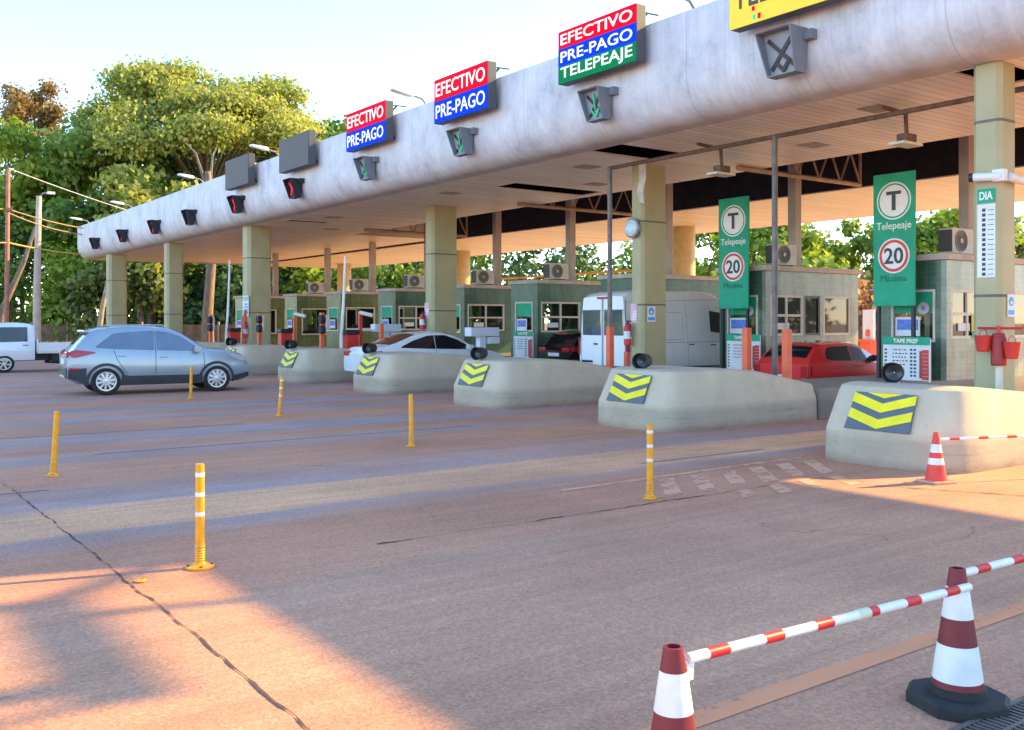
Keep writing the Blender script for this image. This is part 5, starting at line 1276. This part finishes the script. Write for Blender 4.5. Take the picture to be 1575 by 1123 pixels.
M_bark = mat("grey_bark", (.20, .15, .12), .9, var=.4, scale=3, bump=.5, stretch=(3, 3, .6)); M_barkp = mat("pale_bark", (.33, .26, .2), .9, var=.3, scale=3, bump=.4)
def trunk(t, h, r, limbs, rng, m, lean=(0, 0)):
    s = MB(); top_ = Vector((lean[0], lean[1], h)); pts = [Vector((0, 0, -.1)), Vector((lean[0]*.15, lean[1]*.15, h*.2)), Vector((lean[0]*.4+rng.normal()*.15, lean[1]*.4, h*.55)), top_]
    s.tube(pts, [r*1.25, r, r*.85, r*.55], 10)
    for b in limbs:
        e = Vector(b[:3]); mid = top_.lerp(e, .5)+Vector((0, 0, (e-top_).length*.08)); s.tube([pts[2].lerp(top_, .7), mid, e], [r*.34, r*.2, r*.06], 6)
    return s.build("trunk", m, t, 60)
def tree(label, x, y, h, cr, kind, seed, leaf, n=1500, size=.42, name="broadleaf_tree", crown_h=None, base=None, r=.35, bark=None, nper=6, group=None, flat=.45, lean=(0, 0), nb=22, shell=.55, sp=.5):
    rng = np.random.default_rng(seed); ch = crown_h or h*.45; base = h-ch if base is None else base
    t = thing(name, label, "tree", (x, y, 0), 0, group); blobs = []
    for k in range(nb):
        a = rng.random()*2*math.pi; q = math.sqrt(rng.random()); hh = rng.random()
        if kind == 'umbrella': rr = cr*q; zz = base+ch*(.25+.72*math.sqrt(max(0, 1-q*q*.92))*(.35+.65*hh)); s_ = cr*(.16+.12*rng.random())
        elif kind == 'column': rr = cr*q*.7*(1-.4*hh); zz = base+ch*hh; s_ = cr*(.3+.2*rng.random())
        else: rr = cr*q*math.sqrt(max(.05, 1-(2*hh-1)**2*.8)); zz = base+ch*(.1+.8*hh); s_ = cr*(.2+.16*rng.random())
        blobs.append((math.cos(a)*rr+lean[0], math.sin(a)*rr+lean[1], zz, s_, s_, s_*flat))
    trunk(t, base+ch*.3, r, [blobs[i] for i in range(0, nb, 2)], rng, bark or M_bark, lean)
    p, d = blob_points(blobs, n, rng, shell); me = leaf_mesh("crown", p, d, size, rng, leaf, nper, sp); o = bpy.data.objects.new("crown", me); COL.objects.link(o); o.parent = t
    return t
def at(px, depth):                                          # bearing (as seen in a 1575 wide frame) and distance to a ground point
    r_ = (px-787.5)/1490; return (.586*depth+.81*r_*depth, .81*depth-.586*r_*depth)
x, y = at(318, 84); tree("huge spreading olive gold tree rising behind the far end of the canopy", x, y, 24.5, 10.6, 'umbrella', 5, L_warm, 13000, .27, crown_h=14.5, r=.5, nper=7, nb=95, flat=.32, shell=.35, sp=.42)
x, y = at(56, 92); tree("slender tree with a brownish crown standing above the wood at upper left", x, y, 24.5, 3.1, 'round', 8, L_brown, 900, .28, crown_h=5.2, r=.22, nb=14, sp=.38)
x, y = at(20, 82); tree("bright green topped tree at the left edge of the wood", x, y, 19, 5.5, 'round', 11, L_bright, 900, .45, crown_h=9, r=.3)
x, y = at(140, 80); tree("mixed green tree between the brownish crown and the huge tree", x, y, 17.5, 5, 'round', 12, L_green, 1000, .45, crown_h=11, r=.3)
x, y = at(232, 74); tree("pale yellow green tree in front of the huge spreading tree", x, y, 13.5, 4.2, 'round', 13, L_warm, 900, .42, crown_h=9, r=.25)
x, y = at(522, 92); tree("dark tree top showing right of the huge tree above the canopy", x, y, 20.5, 3.6, 'round', 14, L_green, 600, .45, crown_h=9, r=.3)
x, y = at(318, 63); s = None
tt = thing("tree_trunk", "thick grey bare trunk under the far end of the canopy", "tree", (*at(320, 66), 0)); trunk(tt, 12, .36, [(1, 1, 14), (-1.5, .5, 14)], np.random.default_rng(3), M_bark)
# the wood that closes the view on the left, one mass
rng = np.random.default_rng(42); blobs = []
for k in range(210):
    px = rng.uniform(-140, 640); dp = rng.uniform(80, 104); x, y = at(px, dp); topz = 18.5 if px < 330 else 13
    s_ = rng.uniform(1.6, 3.0); blobs.append((x, y, rng.uniform(1.5, topz), s_, s_, s_*.6))
p, d = blob_points(blobs, 17000, rng, .35); wme = leaf_mesh("woodland", p, d, .36, rng, L_wood, 7, .65); wo = bpy.data.objects.new("woodland", wme); COL.objects.link(wo)
tag(wo, "dark dense wood closing the view behind the toll plaza at left", "wood", None, "stuff")
tb = MB(); 
for k in range(26):
    x, y = at(rng.uniform(-60, 620), rng.uniform(80, 98)); h = rng.uniform(9, 15); tb.tube([(x, y, 0), (x+rng.normal()*.3, y+rng.normal()*.3, h*.5), (x+rng.normal()*.8, y+rng.normal()*.8, h)], [.22, .16, .08], 7)
wt = tb.build("wood_trunks", M_barkp, None, 60); wt.parent = wo
# understorey bushes, each its own
def bush(label, px, dp, h, rd, leaf, seed, n=320, size=.38, grp=None):
    x, y = at(px, dp); rng = np.random.default_rng(seed); t = thing("bush", label, "bush", (x, y, 0), 0, grp); bl = []
    for k in range(12): a = rng.random()*6.28; q = math.sqrt(rng.random())*rd*.75; bl.append((math.cos(a)*q, math.sin(a)*q, h*(.2+.7*rng.random()), rd*.38, rd*.38, rd*.32))
    p, d = blob_points(bl, n, rng, .5); me = leaf_mesh("foliage", p, d, size, rng, leaf, 6, .35); o = bpy.data.objects.new("foliage", me); COL.objects.link(o); o.parent = t
    s = MB()
    for k in range(5): s.tube([(0, 0, 0), (rng.normal()*.4, rng.normal()*.4, h*.4), bl[k][:3]], [.08, .05, .02], 5)
    s.build("stems", M_bark, t)
for lab, px, dp, h, rd, lf, sd in (("bright bush right of the white pole behind the truck", 105, 74, 7.5, 3.4, L_bright, 21), ("dark bush behind the reddish pole at the left edge", 15, 76, 7, 3.6, L_green, 22),
    ("pale leaved bush left of the first pale column", 152, 72, 6.2, 2.6, L_pale, 23), ("pale flowering looking bush between the two farthest columns", 222, 72, 8.2, 2.8, L_pale, 24), ("deep green bush right of the second farthest column", 300, 74, 6.5, 3.0, L_deep, 25),
    ("dark bush behind the thick grey trunk", 350, 76, 8, 3.4, L_deep, 26), ("bright green bush seen under the canopy beside the pale column", 455, 78, 9, 4.4, L_bright, 27), ("green bush seen between the roof posts, left of the raised barrier", 530, 80, 9, 4.0, L_green, 28),
    ("yellowish bush under the canopy near the middle column", 600, 84, 9, 3.2, L_bright, 29), ("green bush seen under the canopy right of the middle column", 745, 84, 9.5, 5.5, L_green, 30),
    ("dark green bush over the booth with the person", 850, 80, 9, 5.2, L_deep, 31), ("light green bush left of the column in front of the van", 935, 84, 9.5, 5.0, L_green, 32), ("dark bush low behind the middle booths", 680, 86, 8.5, 5, L_deep, 33)):
    bush(lab, px, dp, h, rd, lf, sd, 420 if rd > 4 else 320)
# trees beyond the plaza on the right
for lab, px, dp, h, cr, lf, sd, kd in (("yellow green tree seen left of the left-hand Telepeaje sign", 1082, 72, 9.6, 4.2, L_bright, 41, 'round'), ("bright green tree between the left-hand Telepeaje sign and the grey pole", 1180, 68, 9.3, 3.6, L_bright, 42, 'round'),
    ("thin grey green tree beyond the red car", 1285, 76, 8.6, 4.2, L_pale, 43, 'round'), ("tall open tree with a flat top left of the right-hand Telepeaje sign", 1335, 70, 9.6, 3.2, L_bright, 44, 'umbrella'),
    ("dense green tree behind the right-hand booth's roof post", 1440, 66, 9.0, 4.0, L_green, 45, 'round'), ("green tree beyond the near column at the right", 1500, 64, 9.6, 4.0, L_bright, 46, 'round'), ("pale tree at the right edge beyond the booths", 1585, 62, 7.0, 3.2, L_pale, 47, 'round')):
    x, y = at(px, dp); tree(lab, x, y, h, cr, kd, sd, lf, 620, .36, crown_h=h*.62, r=.2, nb=18, sp=.34)
for lab, px, dp, h, rd, lf, sd in (("low bush with pinkish leaves beyond the red car", 1335, 52, 4.6, 2.2, leaf_mat("pinkish_leaves", (.20, .10, .08), (.42, .2, .16), (.5, .42, .2), .4), 51), ("round bush beyond the booth behind the red car", 1245, 60, 5.6, 3.4, L_bright, 52), ("round bush left of the grey pole beyond the booths", 1130, 60, 5.4, 3.2, L_green, 53), ("bush beyond the right-hand booth", 1420, 58, 5, 3.0, L_pale, 54)):
    bush(lab, px, dp, h, rd, lf, sd)
# grass verge and the brown fence in front of the wood
gm = G("dry_yellow_grass"); P = gm.n("TexCoord").outputs["Object"]
gm.l(gm.ramp(gm.noise(P, .9, 5, .7), [(.3, (.16, .15, .03)), (.5, (.30, .25, .05)), (.7, (.42, .33, .09))]), gm.b.inputs["Base Color"]); gm.b.inputs["Roughness"].default_value = .9
g = MB(); g.add([(-60, 62.5, .006), (120, 62.5, .006), (120, 140, .006), (-60, 140, .006)], [(0, 1, 2, 3)]); g.add([(48, 4, .007), (140, 4, .007), (140, 62.5, .007), (48, 62.5, .007)], [(0, 1, 2, 3)])
struct(g.build("grass_verge", gm.m))
rng = np.random.default_rng(9); N_ = 9000; bx = rng.uniform(-8, 30, N_); by = rng.uniform(62.6, 78, N_); hh = rng.uniform(.15, .5, N_); an = rng.random(N_)*6.28; lx = rng.normal(size=N_)*.12; ly = rng.normal(size=N_)*.12; wv = .05
v = np.stack([np.stack([bx-np.cos(an)*wv, by-np.sin(an)*wv, np.zeros(N_)], 1), np.stack([bx+np.cos(an)*wv, by+np.sin(an)*wv, np.zeros(N_)], 1), np.stack([bx+lx, by+ly, hh], 1)], 1).reshape(-1, 3)
me = bpy.data.meshes.new("grass_blades"); me.from_pydata(v.tolist(), [], [(3*i, 3*i+1, 3*i+2) for i in range(N_)]); me.materials.append(leaf_mat("dry_grass_blades", (.22, .2, .04), (.40, .34, .07), (.55, .45, .12), .3)); go = bpy.data.objects.new("grass", me); COL.objects.link(go)
tag(go, "dry yellow grass along the far verge", "grass", None, "stuff")
a, b = Vector((*at(-60, 73), 0)), Vector((*at(455, 68), 0)); d = (b-a); L = d.length; ang = math.atan2(d.y, d.x)
t = thing("fence", "low brown mesh fence in front of the wood", "fence", a, ang)
M_fence = mat("rusty_brown_mesh", (.16, .095, .055), .85, var=.35, scale=2, bump=.4)
s = MB(); s.box(0, L, -.02, .02, .1, 1.55); s.build("mesh_panel", M_fence, t)
for k in range(int(L/3)+1): s = MB(); s.box(k*3-.06, k*3+.06, -.08, .04, 0, 1.75); s.build("fence_post", mat("concrete_post", (.32, .24, .18), .8), t)

# ------------------------------------------------------------------ poles and cables at the left
s = MB(); s.tube([(0, 0, 0), (.02, 0, 4), (.12, 0, 8.9)], [.23, .19, .14], 14); x, y = at(57, 55); t = thing("utility_pole", "pale concrete pole with a small lamp at the left", "pole", (x, y, 0)); s.build("shaft", mat("pale_pole", (.50, .40, .33), .75, var=.2, scale=2, bump=.2), t, 60)
s = MB(); s.tube([(.12, 0, 8.8), (.3, -.2, 9.05), (.55, -.42, 9.05)], .05, 8); s.build("lamp_arm", M_grey, t, 40); s = MB(); s.box(.45, .85, -.62, -.36, 8.98, 9.12); s.build("lamp", M_white, t, bevel=.03)
x, y = at(10, 52); t = thing("utility_pole", "thin reddish pole at the left edge, carrying the cables", "pole", (x, y, 0)); s = MB(); s.cyl((0, 0, 0), (.1, 0, 9.9), .13, .1, n=12); s.build("shaft", mat("reddish_pole", (.38, .15, .10), .7, var=.2), t, 60)
s = MB(); s.box(-.05, .25, -.3, .3, 7.7, 7.85); s.cyl((.1, 0, 9.9), (.1, 0, 10.1), .04); s.build("cross_arm", M_rust, t)
P10 = Vector((x+.1, y, 0))
tl = thing("tree_trunk", "leaning bare grey trunk between the two poles", "tree", (*at(-8, 60), 0)); s = MB(); q = at(55, 60); e = Vector((q[0]-tl.location.x, q[1]-tl.location.y, 7.6)); s.tube([(0, 0, 0), e*.3+Vector((-.2, 0, .3)), e*.7, e], [.24, .2, .15, .09], 9); s.build("trunk", M_bark, tl, 60)
tl = thing("tree_trunk", "leaning pinkish trunk left of the first pale column", "tree", (*at(150, 66), 0)); s = MB(); q = at(170, 66); e = Vector((q[0]-tl.location.x, q[1]-tl.location.y, 5.2)); s.tube([(0, 0, 0), e*.5+Vector((-.1, 0, 0)), e], [.2, .17, .12], 9); s.build("trunk", M_barkp, tl, 60)
M_cab = mat("sunlit_cable", (.42, .22, .10), .6); M_cab2 = mat("pale_cable", (.5, .5, .5), .6)
def cable(p0, p1, sag, r_, label, m):
    p0, p1 = Vector(p0), Vector(p1); s = MB(); s.tube([p0.lerp(p1, i/14)-Vector((0, 0, 4*sag*(i/14)*(1-i/14))) for i in range(15)], r_, 5); tag(s.build("cable", m), label, "cable", "cables strung from the reddish pole")
far_l = Vector((*at(-160, 46), 0))
cable((P10.x, P10.y, 7.8), (16, 61.5, 7.2), .3, .035, "upper of two orange cables from the reddish pole to the canopy end", M_cab)
cable((P10.x, P10.y, 7.6), (15.5, 61.5, 7.0), .45, .035, "lower of two orange cables from the reddish pole to the canopy end", M_cab)
cable((P10.x, P10.y, 6.0), (13.2, 61.4, 5.75), .1, .045, "low yellowish cable from the reddish pole to the canopy's lower corner", mat("yellow_cable", (.55, .38, .08), .6))
cable((P10.x, P10.y, 10), (30, 75, 8), .5, .025, "thin top cable from the reddish pole towards the wood", M_cab2)
cable((far_l.x, far_l.y, 7.9), (P10.x, P10.y, 7.8), .2, .035, "orange cable reaching the reddish pole from the left", M_cab)
cable((far_l.x, far_l.y, 6.1), (P10.x, P10.y, 6.0), .2, .045, "yellowish cable reaching the reddish pole from the left", M_cab)

# ------------------------------------------------------------------ small things beyond the lanes
t = thing("vendor_stand", "white board on an orange stand beyond the red car", "stand", (*at(1337, 44), 0), R(-30))
s = MB(); s.box(-.06, .06, -.5, .5, .9, 2.3); s.build("board", M_white, t); s = MB(); s.box(-.2, .2, -.5, -.42, 0, .9); s.box(-.2, .2, .42, .5, 0, .9); s.box(-.25, .25, -.55, .55, .85, .95); s.box(-.12, -.062, -.2, .1, 1.1, 1.4); s.build("frame", M_orange, t)
# unseen flat roof added out of frame to shade the near lane
wg = thing("shade_roof", "unseen flat roof on round columns, added to shade the near lane", "canopy", (0, 0, 0))
s = MB(); s.box(14.95, 20.9, -14, 4.09, 6.75, 7.05); s.build("roof", M_fascia, wg)
mast = thing("shadow_mast", "unseen mast with a flat frame of bars, added to cast shadows on the road", "mast", (18.4, 1.35, 7.05))  # added mast and bars, laid out to cast shadow shapes on the road
s = MB(); s.cyl((0, 0, 0), (0, 0, 2.5), .06, n=10); s.build("mast_pole", M_steel, mast, 40)
s = MB(); s.cyl((-.05, -1.55, 2.45), (-.05, .4, 2.45), .14, n=10); s.cyl((0, .4, 2.45), (1.1, 1.15, 2.45), .08, n=8); s.cyl((-.05, -1.5, 2.45), (-1.9, -1.45, 2.45), .05, n=8); s.cyl((-.05, -1.2, 2.45), (-1.9, -1.1, 2.45), .11, n=8); s.cyl((0, .35, 2.45), (-2, .9, 2.45), .09, n=8)
s.build("shadow_bars", M_steel, mast)
s = MB(); s.box(-1.75, -1.15, -.75, -.2, 2.4, 2.5); s.build("shadow_panel", M_grey, mast)
for x in (17, 20):
    for y in (-12, -6, 0): s = MB(); s.cyl((x, y, 0), (x, y, 6.75), .3, n=16); s.build("column", M_col, wg, 40)

for lab, px_, py_, h, rd, sd in (("broad green bush right of the photo, nearest", 33, -19, 9, 5, 61), ("broad green bush right of the photo, second", 44, -20, 10, 6, 62), ("broad green bush right of the photo, third", 55, -22, 9, 6, 63), ("broad green bush right of the photo, farthest", 67, -24, 10, 6, 66),
                               ("broad green bush left of the photo, nearest", -18, 56, 8, 4, 64), ("broad green bush left of the photo, second", -28, 74, 10, 6, 65), ("broad green bush left of the photo, farthest", -14, 84, 9, 5, 67)):
    rngb = np.random.default_rng(sd); t = thing("bush", lab, "bush", (px_, py_, 0)); bl = []
    for k in range(16): a = rngb.random()*6.28; q = math.sqrt(rngb.random())*rd*.75; bl.append((math.cos(a)*q, math.sin(a)*q, h*(.1+.8*rngb.random()), rd*.38, rd*.38, rd*.34))
    p, d = blob_points(bl, 600, rngb, .5); me = leaf_mesh("foliage", p, d, .5, rngb, L_green, 6, .4); o = bpy.data.objects.new("foliage", me); COL.objects.link(o); o.parent = t
    q = MB(); q.tube([(0, 0, 0), (.1, 0, h*.4), (0, .2, h*.7)], [.25, .18, .06], 7); q.build("stems", M_bark, t)
